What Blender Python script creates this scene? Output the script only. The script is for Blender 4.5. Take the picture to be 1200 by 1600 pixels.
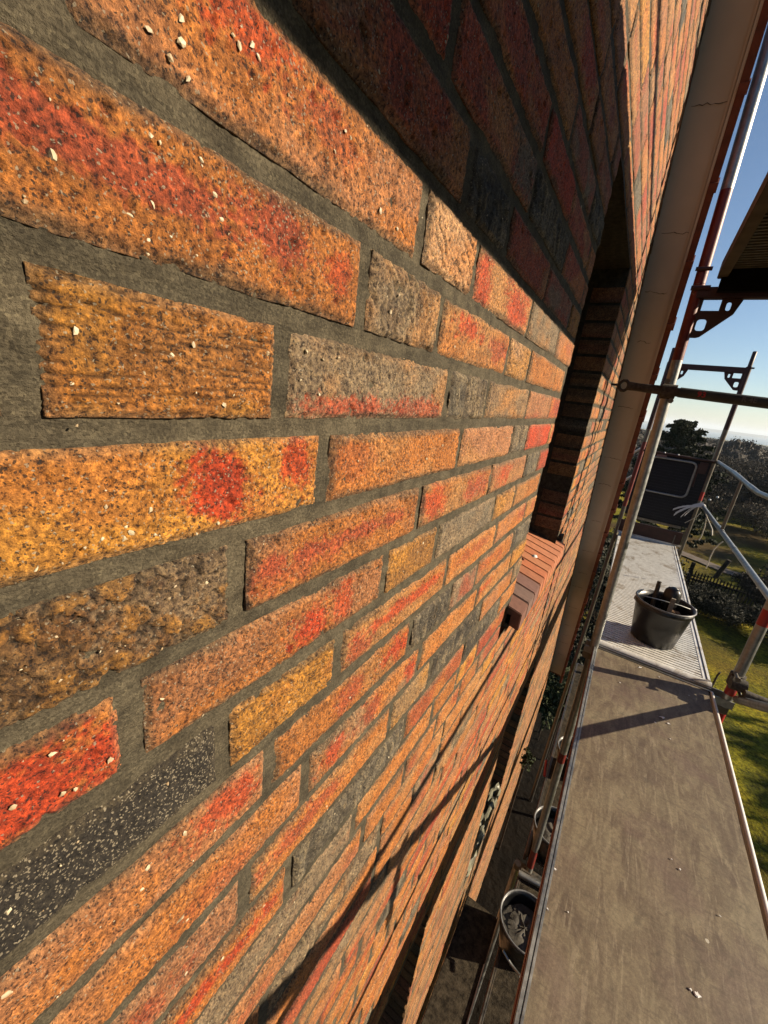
import bpy, bmesh, math, random
import numpy as np
from mathutils import Vector, Matrix, Euler

random.seed(7)
RNG = np.random.RandomState(11)
S = bpy.context.scene
for o in list(bpy.data.objects):
    bpy.data.objects.remove(o)

# ------------------------------------------------------------------ camera, light
OFF = np.array((0.182, 0.0, 6.2))          # scene numbers below are measured from the eye; this puts the wall at x=0, the lawn at z=0
RC = [[0.8326690576625555, 0.5411789319311822, 0.11742062870372057],
      [0.2593700326881608, -0.1937870906423535, -0.9461362215049769],
      [-0.4892743877975778, 0.8182737482861082, -0.3017261114174713]]
cam = bpy.data.cameras.new("camera")
cam.sensor_fit = 'VERTICAL'
cam.sensor_height = 36.0
cam.lens = 36.0 * 611.8 / 1600.0
cam.clip_start = 0.01
cam.clip_end = 60000
cam_o = bpy.data.objects.new("camera", cam)
S.collection.objects.link(cam_o)
M = Matrix(((RC[0][0], -RC[1][0], -RC[2][0]),
            (RC[0][1], -RC[1][1], -RC[2][1]),
            (RC[0][2], -RC[1][2], -RC[2][2]))).to_4x4()
M.translation = Vector(OFF)
cam_o.matrix_world = M
S.camera = cam_o

SUN = Vector((1.0, 0.40, 0.49)).normalized()   # direction towards the sun
elev = math.asin(SUN.z)
azim = math.atan2(SUN.x, SUN.y)                # clockwise from +Y
W = bpy.data.worlds.new("World")
S.world = W
W.use_nodes = True
nt = W.node_tree
sky = nt.nodes.new('ShaderNodeTexSky')
sky.sky_type = 'NISHITA'
sky.sun_disc = False
sky.sun_elevation = elev
sky.sun_rotation = azim
sky.altitude = 60
sky.air_density = 1.0
sky.dust_density = 0.3
sky.ozone_density = 3.0
nt.links.new(sky.outputs[0], nt.nodes['Background'].inputs[0])
nt.nodes['Background'].inputs[1].default_value = 0.055
sun = bpy.data.lights.new("sun", 'SUN')
sun.energy = 5.0
sun.angle = math.radians(0.53)
sun.color = (1.0, 0.84, 0.62)
sun_o = bpy.data.objects.new("sun", sun)
S.collection.objects.link(sun_o)
sun_o.rotation_euler = SUN.to_track_quat('Z', 'Y').to_euler()
sun_o.location = (10, 5, 15)
S.view_settings.view_transform = 'Standard'
S.view_settings.look = 'None'
S.view_settings.exposure = 1.2
S.view_settings.gamma = 1.0
S.render.engine = 'CYCLES'
S.cycles.volume_bounces = 0
S.cycles.max_bounces = 6
S.cycles.diffuse_bounces = 1

# ------------------------------------------------------------------ materials
def lin(r, g, b):
    f = lambda c: (c / 12.92 if c <= .04045 else ((c + .055) / 1.055) ** 2.4)
    return (f(r / 255), f(g / 255), f(b / 255), 1)

class NT:
    def __init__(s, name):
        s.m = bpy.data.materials.new(name)
        s.m.use_nodes = True
        s.t = s.m.node_tree
        s.b = s.t.nodes['Principled BSDF']
    def n(s, kind, **kw):
        o = s.t.nodes.new(kind)
        for k, v in kw.items():
            setattr(o, k, v)
        return o
    def l(s, a, b):
        s.t.links.new(a, b)
    def coords(s, scale=(1, 1, 1), rot=(0, 0, 0)):
        tc = s.n('ShaderNodeTexCoord')
        mp = s.n('ShaderNodeMapping')
        mp.inputs['Scale'].default_value = scale
        mp.inputs['Rotation'].default_value = rot
        s.l(tc.outputs['Object'], mp.inputs[0])
        return mp.outputs[0]
    def noise(s, co, scale, detail=4, rough=.55, dist=0):
        o = s.n('ShaderNodeTexNoise')
        o.inputs['Scale'].default_value = scale
        o.inputs['Detail'].default_value = detail
        o.inputs['Roughness'].default_value = rough
        o.inputs['Distortion'].default_value = dist
        s.l(co, o.inputs['Vector'])
        return o.outputs['Fac']
    def voro(s, co, scale, feature='F1'):
        o = s.n('ShaderNodeTexVoronoi', feature=feature)
        o.inputs['Scale'].default_value = scale
        s.l(co, o.inputs['Vector'])
        return o
    def ramp(s, fac, stops, interp='LINEAR'):
        o = s.n('ShaderNodeValToRGB')
        o.color_ramp.interpolation = interp
        e = o.color_ramp.elements
        while len(e) < len(stops):
            e.new(.5)
        for x, (p, c) in zip(e, stops):
            x.position = p
            x.color = c if len(c) == 4 else (*c, 1)
        s.l(fac, o.inputs[0])
        return o.outputs[0]
    def mix(s, fac, a, b, mode='MIX'):
        o = s.n('ShaderNodeMix', data_type='RGBA', blend_type=mode)
        for sock, v in ((o.inputs[0], fac), (o.inputs[6], a), (o.inputs[7], b)):
            if isinstance(v, (int, float)):
                sock.default_value = v
            elif isinstance(v, tuple):
                sock.default_value = v if len(v) == 4 else (*v, 1)
            else:
                s.l(v, sock)
        return o.outputs[2]
    def math(s, op, a, b=0.0, c=None):
        o = s.n('ShaderNodeMath', operation=op)
        for i, v in enumerate((a, b) if c is None else (a, b, c)):
            if isinstance(v, (int, float)):
                o.inputs[i].default_value = v
            else:
                s.l(v, o.inputs[i])
        return o.outputs[0]
    def bump(s, h, dist, strength=1.0, prev=None):
        o = s.n('ShaderNodeBump')
        o.inputs['Strength'].default_value = strength
        o.inputs['Distance'].default_value = dist
        s.l(h, o.inputs['Height'])
        if prev is not None:
            s.l(prev, o.inputs['Normal'])
        return o.outputs[0]
    def done(s, col=None, rough=None, metal=None, normal=None, spec=None, k=.60):
        if isinstance(col, tuple): col = tuple(c * k for c in col[:3])
        elif col is not None: col = s.mix(1.0, col, (k, k, k), 'MULTIPLY')
        for k, v in (('Base Color', col), ('Roughness', rough), ('Metallic', metal), ('Normal', normal), ('Specular IOR Level', spec)):
            if v is None:
                continue
            i = s.b.inputs[k]
            if isinstance(v, (int, float)):
                i.default_value = v
            elif isinstance(v, tuple):
                i.default_value = v if len(v) == 4 else (*v, 1)
            else:
                s.l(v, i)
        return s.m

def mat_brick():
    N = NT('fired_brick')
    co = N.coords()
    at = N.n('ShaderNodeAttribute', attribute_name='Col')
    sp = N.n('ShaderNodeAttribute', attribute_name='spk')
    base = at.outputs['Color']
    # sandy mottling
    n1 = N.noise(co, 330, 6, .75)
    m1 = N.ramp(n1, [(.37, (.12, .085, .075)), (.455, (.80, .75, .72)), (.53, (1.12, 1.08, 1.0)), (.63, (2.05, 1.92, 1.6))])
    c = N.mix(1.0, base, m1, 'MULTIPLY')
    n2 = N.noise(co, 38, 4, .6)
    m2 = N.ramp(n2, [(.32, (.72, .68, .66)), (.6, (1.12, 1.1, 1.08))])
    c = N.mix(1.0, c, m2, 'MULTIPLY')
    # pale grains, and pits whose shadow is painted dark into the colour
    nd = N.n('ShaderNodeTexNoise'); nd.inputs['Scale'].default_value = 420; nd.inputs['Detail'].default_value = 2
    N.l(co, nd.inputs['Vector'])
    va = N.n('ShaderNodeVectorMath', operation='SCALE'); va.inputs['Scale'].default_value = .0024
    N.l(nd.outputs['Color'], va.inputs[0])
    vb = N.n('ShaderNodeVectorMath', operation='ADD'); N.l(co, vb.inputs[0]); N.l(va.outputs[0], vb.inputs[1])
    co2 = vb.outputs[0]
    v = N.voro(co2, 880)
    sep = N.n('ShaderNodeSeparateColor')
    N.l(v.outputs['Color'], sep.inputs[0])
    thr = N.math('SUBTRACT', 0.990, N.math('MULTIPLY', sp.outputs['Fac'], .26))
    wh = N.math('GREATER_THAN', sep.outputs[0], thr)
    near = N.math('LESS_THAN', v.outputs['Distance'], .5)
    wh = N.math('MULTIPLY', wh, near)
    c = N.mix(N.math('MULTIPLY', wh, .7), c, (.56, .47, .33))
    v2 = N.voro(co2, 820)
    sep2 = N.n('ShaderNodeSeparateColor')
    N.l(v2.outputs['Color'], sep2.inputs[0])
    dk = N.math('MULTIPLY', N.math('GREATER_THAN', sep2.outputs[1], .83), N.math('LESS_THAN', v2.outputs['Distance'], .48))
    c = N.mix(N.math('MULTIPLY', dk, .8), c, (.030, .022, .018))
    h = N.math('ADD', N.math('MULTIPLY', n1, 1.0), N.math('MULTIPLY', wh, .45))
    h = N.math('SUBTRACT', h, N.math('MULTIPLY', dk, .9))
    b = N.bump(N.noise(co, 900, 3, .7), .0005, .9)
    b = N.bump(h, .0034, 1.0, b)
    return N.done(c, .82, 0, b, .35)

def mat_mortar():
    N = NT('mortar')
    co = N.coords()
    n = N.noise(co, 55, 5, .6)
    c = N.ramp(n, [(.36, (.074, .062, .042)), (.60, (.130, .110, .074))])
    v = N.voro(co, 900)
    sep = N.n('ShaderNodeSeparateColor')
    N.l(v.outputs['Color'], sep.inputs[0])
    g = N.ramp(sep.outputs[0], [(0, (.62, .62, .62)), (.9, (1.2, 1.2, 1.2)), (1, (1.5, 1.5, 1.45))])
    c = N.mix(1.0, c, g, 'MULTIPLY')
    st = N.ramp(N.noise(N.coords((1, .15, 1)), 45, 5, .7), [(.42, (.82, .82, .82)), (.58, (1.15, 1.13, 1.10))])
    c = N.mix(1.0, c, st, 'MULTIPLY')
    b = N.bump(N.noise(co, 700, 4, .75), .0014, 1.0)
    b = N.bump(N.noise(N.coords((1, .25, 1)), 130, 4, .65), .0022, .9, b)
    return N.done(c, .93, 0, b, .2)

def mat_pebble():
    N = NT('pebble')
    co = N.coords()
    c = N.ramp(N.noise(co, 90, 3), [(.35, (.36, .24, .12)), (.6, (.74, .62, .42))])
    return N.done(c, .55, 0, N.bump(N.noise(co, 500), .0004, .6))

def mat_smoothbrick():
    N = NT('sill_brick')
    co = N.coords()
    at = N.n('ShaderNodeAttribute', attribute_name='Col')
    m = N.ramp(N.noise(co, 60, 5, .6), [(.3, (.75, .72, .7)), (.7, (1.15, 1.15, 1.15))])
    c = N.mix(1.0, at.outputs['Color'], m, 'MULTIPLY')
    return N.done(c, .7, 0, N.bump(N.noise(co, 300, 4), .0006, .6))

def mat_plain(name, col, rough=.6, metal=0, nscale=20, amt=.25, bump=0, bscale=200, spec=.5):
    N = NT(name)
    co = N.coords()
    lo = tuple(x * (1 - amt) for x in col)
    hi = tuple(min(1, x * (1 + amt)) for x in col)
    c = N.ramp(N.noise(co, nscale, 5, .6), [(.3, lo), (.7, hi)])
    nm = N.bump(N.noise(co, bscale, 4, .6), bump, .7) if bump else None
    return N.done(c, rough, metal, nm, spec)

def mat_galv(name='galvanised_steel', dirt=.16, base=(.42, .43, .42)):
    N = NT(name)
    co = N.coords()
    v = N.voro(co, 90)
    c = N.ramp(N.noise(co, 30, 5, .7), [(.3, tuple(x * .6 for x in base)), (.7, base)])
    d = N.ramp(N.noise(co, 9, 6, .7), [(.45, (0, 0, 0)), (.62, (1, 1, 1))])
    c = N.mix(N.math('MULTIPLY', d, dirt), c, (.16, .12, .08))
    r = N.ramp(N.noise(co, 40, 4), [(.3, (.34, .34, .34)), (.7, (.6, .6, .6))])
    m = N.math('SUBTRACT', .97, N.math('MULTIPLY', d, .35))
    return N.done(c, r, m, N.bump(N.noise(co, 160, 3), .0006, .5), k=.8)

def mat_redpaint(name='worn_red_paint', col=(.36, .028, .014), wear=.55):
    N = NT(name)
    co = N.coords()
    c = N.ramp(N.noise(co, 14, 5, .7), [(.3, tuple(x * .55 for x in col)), (.7, col)])
    d = N.ramp(N.noise(co, 35, 6, .75), [(wear, (0, 0, 0)), (wear + .05, (1, 1, 1))])
    c = N.mix(d, c, (.22, .20, .18))
    return N.done(c, .5, 0, N.bump(N.noise(co, 120, 4), .0008, .6))

def mat_ply():
    N = NT('deck_plywood')
    co = N.coords()
    st = N.coords((1, .3, 1), (0, 0, .5))
    c = N.ramp(N.noise(co, 5, 6, .62, .6), [(.38, (.165, .118, .082)), (.5, (.265, .205, .135)), (.61, (.360, .305, .205))])
    c = N.mix(.5, c, N.ramp(N.noise(st, 22, 6, .7, 1.2), [(.40, (.15, .105, .078)), (.60, (.40, .335, .235))]))
    scr = N.ramp(N.noise(N.coords((1, .12, 1), (0, 0, -.6)), 60, 3, .6, .8), [(.57, (0, 0, 0)), (.66, (1, 1, 1))])
    c = N.mix(N.math('MULTIPLY', scr, .4), c, (.52, .44, .33))
    purple = N.ramp(N.noise(co, 2.4, 4, .6), [(.50, (0, 0, 0)), (.60, (1, 1, 1))])
    c = N.mix(N.math('MULTIPLY', purple, .5), c, (.20, .125, .115))
    dark = N.ramp(N.noise(co, 16, 6, .75), [(.57, (0, 0, 0)), (.68, (1, 1, 1))])
    c = N.mix(N.math('MULTIPLY', dark, .5), c, (.10, .085, .06))
    scr2 = N.ramp(N.noise(N.coords((.1, 1, 1), (0, 0, .35)), 95, 3, .6, .5), [(.60, (0, 0, 0)), (.65, (1, 1, 1))])
    c = N.mix(N.math('MULTIPLY', scr2, .35), c, (.13, .10, .07))
    hz_ = N.ramp(N.noise(co, 90, 6, .8), [(.35, (.72, .70, .68)), (.65, (1.22, 1.22, 1.2))])
    c = N.mix(1.0, c, hz_, 'MULTIPLY')
    c = N.mix(1.0, c, (.74, .73, .68), 'MULTIPLY')
    v = N.voro(co, 16)
    sep = N.n('ShaderNodeSeparateColor')
    N.l(v.outputs['Color'], sep.inputs[0])
    dist = N.math('ADD', v.outputs['Distance'], N.math('MULTIPLY', N.noise(co, 120, 3), .12))
    w = N.math('MULTIPLY', N.math('GREATER_THAN', sep.outputs[0], .82), N.math('LESS_THAN', dist, N.math('MULTIPLY', sep.outputs[1], .15)))
    c = N.mix(N.math('MULTIPLY', w, .75), c, (.66, .62, .52))
    wv = N.noise(co, 480, 2, .5)
    g = N.ramp(wv, [(.3, (.86, .86, .86)), (.7, (1.1, 1.1, 1.1))])
    c = N.mix(1.0, c, g, 'MULTIPLY')
    b = N.bump(wv, .0005, .6)
    b = N.bump(N.noise(co, 26, 5), .0015, .4, b)
    return N.done(c, .62, 0, b, .4)

def mat_alu(name='deck_aluminium'):
    N = NT(name)
    co = N.coords()
    c = N.ramp(N.noise(co, 30, 6, .7), [(.3, (.50, .49, .46)), (.7, (.74, .73, .69))])
    d = N.ramp(N.noise(co, 6, 6, .75, .6), [(.52, (0, 0, 0)), (.62, (1, 1, 1))])
    c = N.mix(N.math('MULTIPLY', d, .75), c, (.20, .15, .09))
    w = N.ramp(N.noise(co, 26, 6, .8), [(.60, (0, 0, 0)), (.68, (1, 1, 1))])
    c = N.mix(N.math('MULTIPLY', w, .7), c, (.70, .68, .62))
    m = N.math('SUBTRACT', .22, N.math('MULTIPLY', N.math('MAXIMUM', d, w), .2))
    r = N.ramp(N.noise(co, 60, 4), [(.3, (.30, .30, .30)), (.7, (.52, .52, .52))])
    return N.done(c, r, m, N.bump(N.noise(co, 90, 5), .001, .5), k=.95)

def mat_slab():
    N = NT('shaded_mortar_crust')
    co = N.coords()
    c = N.ramp(N.noise(co, 24, 6, .75), [(.38, (.020, .016, .011)), (.62, (.090, .073, .050))])  # crust tone darkened to paint in the shade of the lower gap
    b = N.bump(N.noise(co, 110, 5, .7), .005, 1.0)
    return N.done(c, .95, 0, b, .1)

def mat_grass():
    N = NT('lawn_grass')
    co = N.coords()
    c = N.ramp(N.noise(co, .9, 6, .7), [(.38, (.12, .125, .012)), (.5, (.26, .24, .014)), (.62, (.38, .30, .022))])
    c = N.mix(1.0, c, N.ramp(N.noise(co, 16, 5, .75), [(.36, (.22, .22, .22)), (.64, (1.6, 1.55, 1.4))]), 'MULTIPLY')
    c = N.mix(N.ramp(N.noise(co, .12, 4, .6), [(.50, (0, 0, 0)), (.64, (1, 1, 1))]), c, (.10, .065, .02))
    return N.done(c, .95, 0, N.bump(N.noise(co, 22, 5, .7), .08, .8), .1)

def mat_var(name, cols, scale, rough=.9, spec=.15, bump=0):
    N = NT(name)
    co = N.coords()
    k = len(cols)
    c = N.ramp(N.noise(co, scale, 5, .7), [(.28 + .44 * i / (k - 1), cc) for i, cc in enumerate(cols)])
    return N.done(c, rough, 0, N.bump(N.noise(co, scale * 6, 4), bump, .8) if bump else None, spec)

def mat_soffit():
    N = NT('soffit_render')
    co = N.coords()
    c = N.ramp(N.noise(co, 1.6, 4, .6), [(.35, (.62, .55, .46)), (.65, (.80, .70, .61))])
    return N.done(c, .85, 0, N.bump(N.noise(co, 120, 3), .0006, .4), .2)

def mat_leaf(name, a, b, trans=.0):
    N = NT(name)
    co = N.coords()
    c = N.ramp(N.noise(co, 3.1, 4, .7), [(.3, a), (.7, b)])
    return N.done(c, .7, 0, None, .2)

MB = mat_brick(); MM = mat_mortar(); MP = mat_pebble(); MSB = mat_smoothbrick()
M_galv = mat_galv(); M_galv2 = mat_galv('dull_steel', .8, (.22, .21, .19)); M_red = mat_redpaint(col=(.24, .016, .010), wear=.62)
M_red2 = mat_redpaint('dark_red_paint', (.065, .012, .010), .70)
M_brightred = mat_redpaint('bright_red_paint', (.55, .02, .016), .68)
M_edge = mat_plain('bright_edge_tube', (.95, .93, .88), .4, 0, 30, .12); M_ply = mat_ply(); M_alu = mat_alu(); M_crust = mat_slab()
M_white = mat_plain('white_tape', (1., .98, .93), .6, 0, 20, .1)
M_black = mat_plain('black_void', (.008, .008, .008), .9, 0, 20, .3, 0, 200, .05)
def mat_bucket():
    N = NT('black_bucket_plastic'); co = N.coords()
    d = N.ramp(N.noise(co, 11, 6, .75, .8), [(.50, (0, 0, 0)), (.72, (1, 1, 1))])
    c = N.mix(N.math('MULTIPLY', d, .22), (.007, .007, .008), (.13, .12, .10))
    r = N.ramp(d, [(0, (.34, .34, .34)), (1, (.8, .8, .8))])
    return N.done(c, r, 0, N.bump(N.noise(co, 70, 5), .0012, .6))
M_bucket = mat_bucket()
M_rim = mat_plain('dusty_rim', (.17, .17, .17), .4, 0, 60, .5)
M_mort_wet = mat_plain('wet_mortar', (.10, .088, .070), .8, 0, 40, .4, .004, 60)
M_navy = mat_plain('navy_panel', (.010, .014, .024), .55, 0, 12, .3, .001, 60, .3)
M_toe = mat_plain('toe_board_wood', (.060, .022, .014), .7, 0, 15, .4)
M_pipe = mat_plain('dark_green_steel', (.050, .052, .036), .6, .2, 22, .5, .0012, 90)
M_crusty = mat_plain('mortar_splashed_steel', (.075, .062, .045), .85, 0, 70, .7, .004, 80)
M_soffit = mat_soffit()
M_dark = mat_plain('crack_dark', (.05, .04, .03), .9)
M_tile = mat_plain('clay_tile', (.17, .040, .018), .7, 0, 18, .35, .001, 60)
M_soil = mat_var('shaded_soil', [(.004, .003, .002), (.014, .010, .006)], 1.5, .95, .1, .05)  # near-black colour stands in for the deep shade beside the wall
M_grass = mat_grass()
M_path = mat_var('path_gravel', [(.16, .13, .11), (.27, .23, .20)], 3, .95, .1, .02)
M_fence = mat_var('weathered_fence', [(.020, .016, .010), (.05, .04, .028)], 8)
M_bark = mat_var('bark', [(.045, .032, .022), (.10, .075, .055)], 9, .95, .1, .02)
M_hedge = mat_leaf('hedge_leaf', (.014, .016, .007), (.036, .036, .014))
M_scrub = mat_leaf('bare_scrub', (.065, .048, .027), (.15, .11, .062))
M_scrub2 = mat_leaf('dark_scrub', (.028, .021, .013), (.070, .050, .030))
M_wood = mat_leaf('winter_woodland', (.030, .024, .017), (.066, .050, .034))
M_pine = mat_leaf('pine_needles', (.016, .026, .010), (.055, .062, .020))
M_green = mat_leaf('green_leaf', (.018, .030, .010), (.055, .070, .022))
M_hill = mat_var('far_heath', [(.05, .07, .07), (.08, .10, .10)], .002)
M_sea = mat_var('sea_water', [(.05, .09, .12), (.08, .12, .15)], .001, .25)
M_cream = mat_plain('cream_plastic', (.72, .66, .52), .5)
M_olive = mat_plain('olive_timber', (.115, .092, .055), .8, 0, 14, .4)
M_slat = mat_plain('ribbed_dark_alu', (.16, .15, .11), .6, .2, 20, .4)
M_foil = mat_plain('crumpled_sheet', (.20, .19, .13), .45, 0, 30, .4)

# ------------------------------------------------------------------ object helpers
WL = {}      # world location of each object's origin
def _link(o, parent, loc):
    S.collection.objects.link(o)
    WL[o.name] = np.array(loc, float)
    if parent is not None:
        o.parent = parent
        o.location = Vector(np.array(loc) - WL[parent.name])
    else:
        o.location = Vector(loc)
    return o

def tag(o, label=None, cat=None, group=None, kind=None):
    if label: o['label'] = label
    if cat: o['category'] = cat
    if group: o['group'] = group
    if kind: o['kind'] = kind
    return o

def thing(name, loc, label, cat, group=None):
    o = bpy.data.objects.new(name, None)
    o.empty_display_size = .1
    _link(o, None, np.array(loc) + OFF)
    return tag(o, label, cat, group)

class G:
    """collects verts and faces (eye-relative metres), builds one mesh object"""
    def __init__(s):
        s.v = []; s.f = []; s.m = []; s.sm = []
    def add(s, vs, fs, mi=0, smooth=False):
        b = len(s.v)
        s.v += [tuple(map(float, p)) for p in vs]
        s.f += [tuple(i + b for i in f) for f in fs]
        s.m += [mi] * len(fs); s.sm += [smooth] * len(fs)
    def box(s, x0, x1, y0, y1, z0, z1, mi=0, bev=0):
        if bev <= 0:
            vs = [(x, y, z) for z in (z0, z1) for y in (y0, y1) for x in (x0, x1)]
            s.add(vs, [(0, 2, 3, 1), (4, 5, 7, 6), (0, 1, 5, 4), (2, 6, 7, 3), (0, 4, 6, 2), (1, 3, 7, 5)], mi)
        else:
            bm = bmesh.new()
            bmesh.ops.create_cube(bm, size=1)
            for v in bm.verts:
                v.co = Vector(((x0 + x1) / 2 + v.co.x * (x1 - x0), (y0 + y1) / 2 + v.co.y * (y1 - y0), (z0 + z1) / 2 + v.co.z * (z1 - z0)))
            bmesh.ops.bevel(bm, geom=bm.edges[:], offset=bev, segments=2, affect='EDGES')
            s.bm(bm, mi)
    def bm(s, bm, mi=0, smooth=False):
        bm.verts.index_update()
        s.add([v.co for v in bm.verts], [[v.index for v in f.verts] for f in bm.faces], mi, smooth)
        bm.free()
    def tube(s, pts, r, n=16, mi=0, cap=True, rad=None, wob=0):
        pts = [Vector(p) for p in pts]
        rings = []
        up = None
        for i, p in enumerate(pts):
            d = (pts[min(i + 1, len(pts) - 1)] - pts[max(i - 1, 0)]).normalized()
            if up is None:
                up = Vector((0, 0, 1)) if abs(d.z) < .9 else Vector((1, 0, 0))
            a = d.cross(up).normalized(); b2 = a.cross(d).normalized(); up = b2
            rr = rad[i] if rad else r
            rings.append([p + (a * math.cos(2 * math.pi * k / n) + b2 * math.sin(2 * math.pi * k / n)) * (rr + (random.uniform(-wob, wob) if wob else 0)) for k in range(n)])
        vs = [q for rg in rings for q in rg]
        fs = []
        for i in range(len(rings) - 1):
            for k in range(n):
                fs.append((i * n + k, i * n + (k + 1) % n, (i + 1) * n + (k + 1) % n, (i + 1) * n + k))
        s.add(vs, fs, mi, True)
        if cap:
            s.add(rings[0], [tuple(range(n))[::-1]], mi); s.add(rings[-1], [tuple(range(n))], mi)
    def revolve(s, c, prof, n=40, mi=0, axis='z', jit=0):
        vs = []; fs = []
        for (r, z) in prof:
            for k in range(n):
                a = 2 * math.pi * k / n
                vs.append((c[0] + r * math.cos(a), c[1] + r * math.sin(a), c[2] + z + (random.uniform(-jit, jit) if jit else 0)))
        for i in range(len(prof) - 1):
            for k in range(n):
                fs.append((i * n + k, i * n + (k + 1) % n, (i + 1) * n + (k + 1) % n, (i + 1) * n + k))
        s.add(vs, fs, mi, True)
    def build(s, name, mats, parent=None, origin=None):
        me = bpy.data.meshes.new(name)
        v = np.array(s.v) + OFF
        if origin is None:
            lo, hi = v.min(0), v.max(0)
            origin = np.array(((lo[0] + hi[0]) / 2, (lo[1] + hi[1]) / 2, lo[2]))
        else:
            origin = np.array(origin) + OFF
        me.from_pydata([tuple(p) for p in (v - origin)], [], s.f)
        for m in (mats if isinstance(mats, (list, tuple)) else [mats]):
            me.materials.append(m)
        me.polygons.foreach_set('material_index', s.m)
        me.polygons.foreach_set('use_smooth', s.sm)
        me.update()
        o = bpy.data.objects.new(name, me)
        return _link(o, parent, origin)

# ------------------------------------------------------------------ numpy noise
def _h(ix, iy, seed):
    n = (ix.astype(np.int64) * 374761393 + iy.astype(np.int64) * 668265263 + seed * 974634777) & 0xFFFFFFFF
    n = ((n ^ (n >> 13)) * 1274126177) & 0xFFFFFFFF
    n = n ^ (n >> 16)
    return (n & 0xFFFFFF) / float(0xFFFFFF)
def vnoise(x, y, seed=0):
    ix = np.floor(x); iy = np.floor(y); fx = x - ix; fy = y - iy
    fx = fx * fx * (3 - 2 * fx); fy = fy * fy * (3 - 2 * fy)
    a = _h(ix, iy, seed); b = _h(ix + 1, iy, seed); c = _h(ix, iy + 1, seed); d = _h(ix + 1, iy + 1, seed)
    return (a * (1 - fx) + b * fx) * (1 - fy) + (c * (1 - fx) + d * fx) * fy
def fbm(x, y, seed=0, o=4):
    s = 0; a = .5; t = 0
    for i in range(o):
        s = s + a * vnoise(x * 2 ** i, y * 2 ** i, seed + i); t += a; a *= .55
    return s / t - .5
def voro2(x, y, seed=0):
    ix = np.floor(x); iy = np.floor(y)
    f1 = np.full(x.shape, 9.); f2 = np.full(x.shape, 9.); idv = np.zeros(x.shape)
    for dx in (-1, 0, 1):
        for dy in (-1, 0, 1):
            cx = ix + dx; cy = iy + dy
            px = cx + _h(cx, cy, seed + 5); py = cy + _h(cx, cy, seed + 9)
            d = np.hypot(px - x, py - y)
            new = d < f1
            f2 = np.where(new, f1, np.minimum(f2, d)); idv = np.where(new, _h(cx, cy, seed + 17), idv); f1 = np.where(new, d, f1)
    return f1, f2, idv
def sst(a, b, x):
    t = np.clip((x - a) / (b - a), 0, 1); return t * t * (3 - 2 * t)

# ------------------------------------------------------------------ brick wall
WX = -0.182
Z0, CH, BH = 0.0371, 0.0625, 0.0508
def yend(z):                       # gable edge under the roof verge
    return 3.13 - .69 * z if z > -3.9 else 5.82
UP = (1.095, 1.865, -0.588, 0.528)        # upper window
WA = (0.20, 0.985, -3.00, -1.76)          # lower windows
WBn = (1.86, 2.66, -3.00, -1.70)
NOTCH = (1.03, 1.95, -0.655, -0.555)
ZTOP, ZBOT, YMIN = 2.6, -6.2, -1.6

J = {5: [.927], 4: [.578, .772], 3: [.323, .568], 2: [.381, .508, .725], 1: [.313, .430, .666, .894],
     0: [.002, .244, .367, .596, .723, .956], -1: [.052, .172, .412, .540, .771, .983],
     -2: [-.03, .215, .473, .713, .824, 1.045], -3: [-.10, .142, .382, .631, .866, .993],
     -4: [-.165, .076, .325, .450, .693, .830], -5: [-.11, .131, .256, .508, .743],
     -6: [-.07, .174, .416, .548], -7: [-.02, .222, .461], -8: [-.09, .151, .394, .518], -9: [-.03, .207, .45], -10: [.09, .33, .57]}
ORG = (.53, .200, .046); TAN = (.50, .250, .090); PNK = (.44, .205, .100); OCH = (.56, .265, .046); RED = (.42, .082, .036)
GTN = (.27, .205, .135); GRY = (.17, .15, .115); DRK = (.040, .035, .030); BRN = (.25, .125, .045); PCH = (.64, .38, .20); BRT = (.54, .066, .018)
# per brick: course -> list of (base colour, second colour, texture kind, [(u, v, ru, rv, colour, strength)])
B = {}
B[0, -1] = (ORG, ORG, 'grain', [(.36, .55, .25, .22, RED, .9), (.66, .62, .13, .30, RED, .9), (.90, .55, .06, .26, BRT, .7), (.1, .6, .2, .12, RED, .8)])
B[0, 0] = B[0, -1]
B[0, 1] = (GTN, TAN, 'bark', [])
B[0, 2] = (TAN, ORG, 'grain', [(.32, .7, .2, .22, BRT, .85), (.85, .55, .2, .3, RED, .8)])
B[0, 3] = (PCH, OCH, 'lines', [])
B[0, 4] = (ORG, TAN, 'grain', [])
B[1, -1] = (ORG, PNK, 'grain', [(.30, .75, .18, .25, BRT, .8), (.52, .6, .15, .2, RED, .6)])
B[1, 0] = (PCH, ORG, 'lines', [(.6, .4, .4, .3, ORG, .5)])
B[1, 1] = (TAN, TAN, 'lines2', [(.08, .5, .12, .9, BRT, .9), (.72, .4, .25, .7, BRT, .9)])
B[1, 2] = (GTN, TAN, 'grain', [])
B[1, 3] = (ORG, PNK, 'grain', [(.7, .6, .3, .3, RED, .5)])
B[2, -1] = (RED, TAN, 'grain', [(.1, .6, .3, .3, GTN, .6)])
B[2, 0] = (GRY, DRK, 'bark', [])
B[2, 1] = (RED, TAN, 'grain', [])
B[2, 2] = (RED, GTN, 'grain', [])
B[3, -1] = (BRT, RED, 'stri', [])
B[3, 0] = (RED, TAN, 'grain', [(.85, .5, .25, .6, GRY, .9)])
B[3, 1] = (GRY, DRK, 'bark', [])
B[4, -1] = (RED, TAN, 'grain', []); B[4, 0] = (BRT, RED, 'grain', []); B[4, 1] = (RED, TAN, 'grain', [])
B[5, -1] = (GTN, RED, 'grain', []); B[5, 0] = (DRK, GRY, 'bark', [])
B[-1, -1] = (TAN, ORG, 'grain', [])
B[-1, 0] = (OCH, ORG, 'cracklines', [(.55, .6, .4, .3, (.30, .15, .05), .5)])
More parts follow.
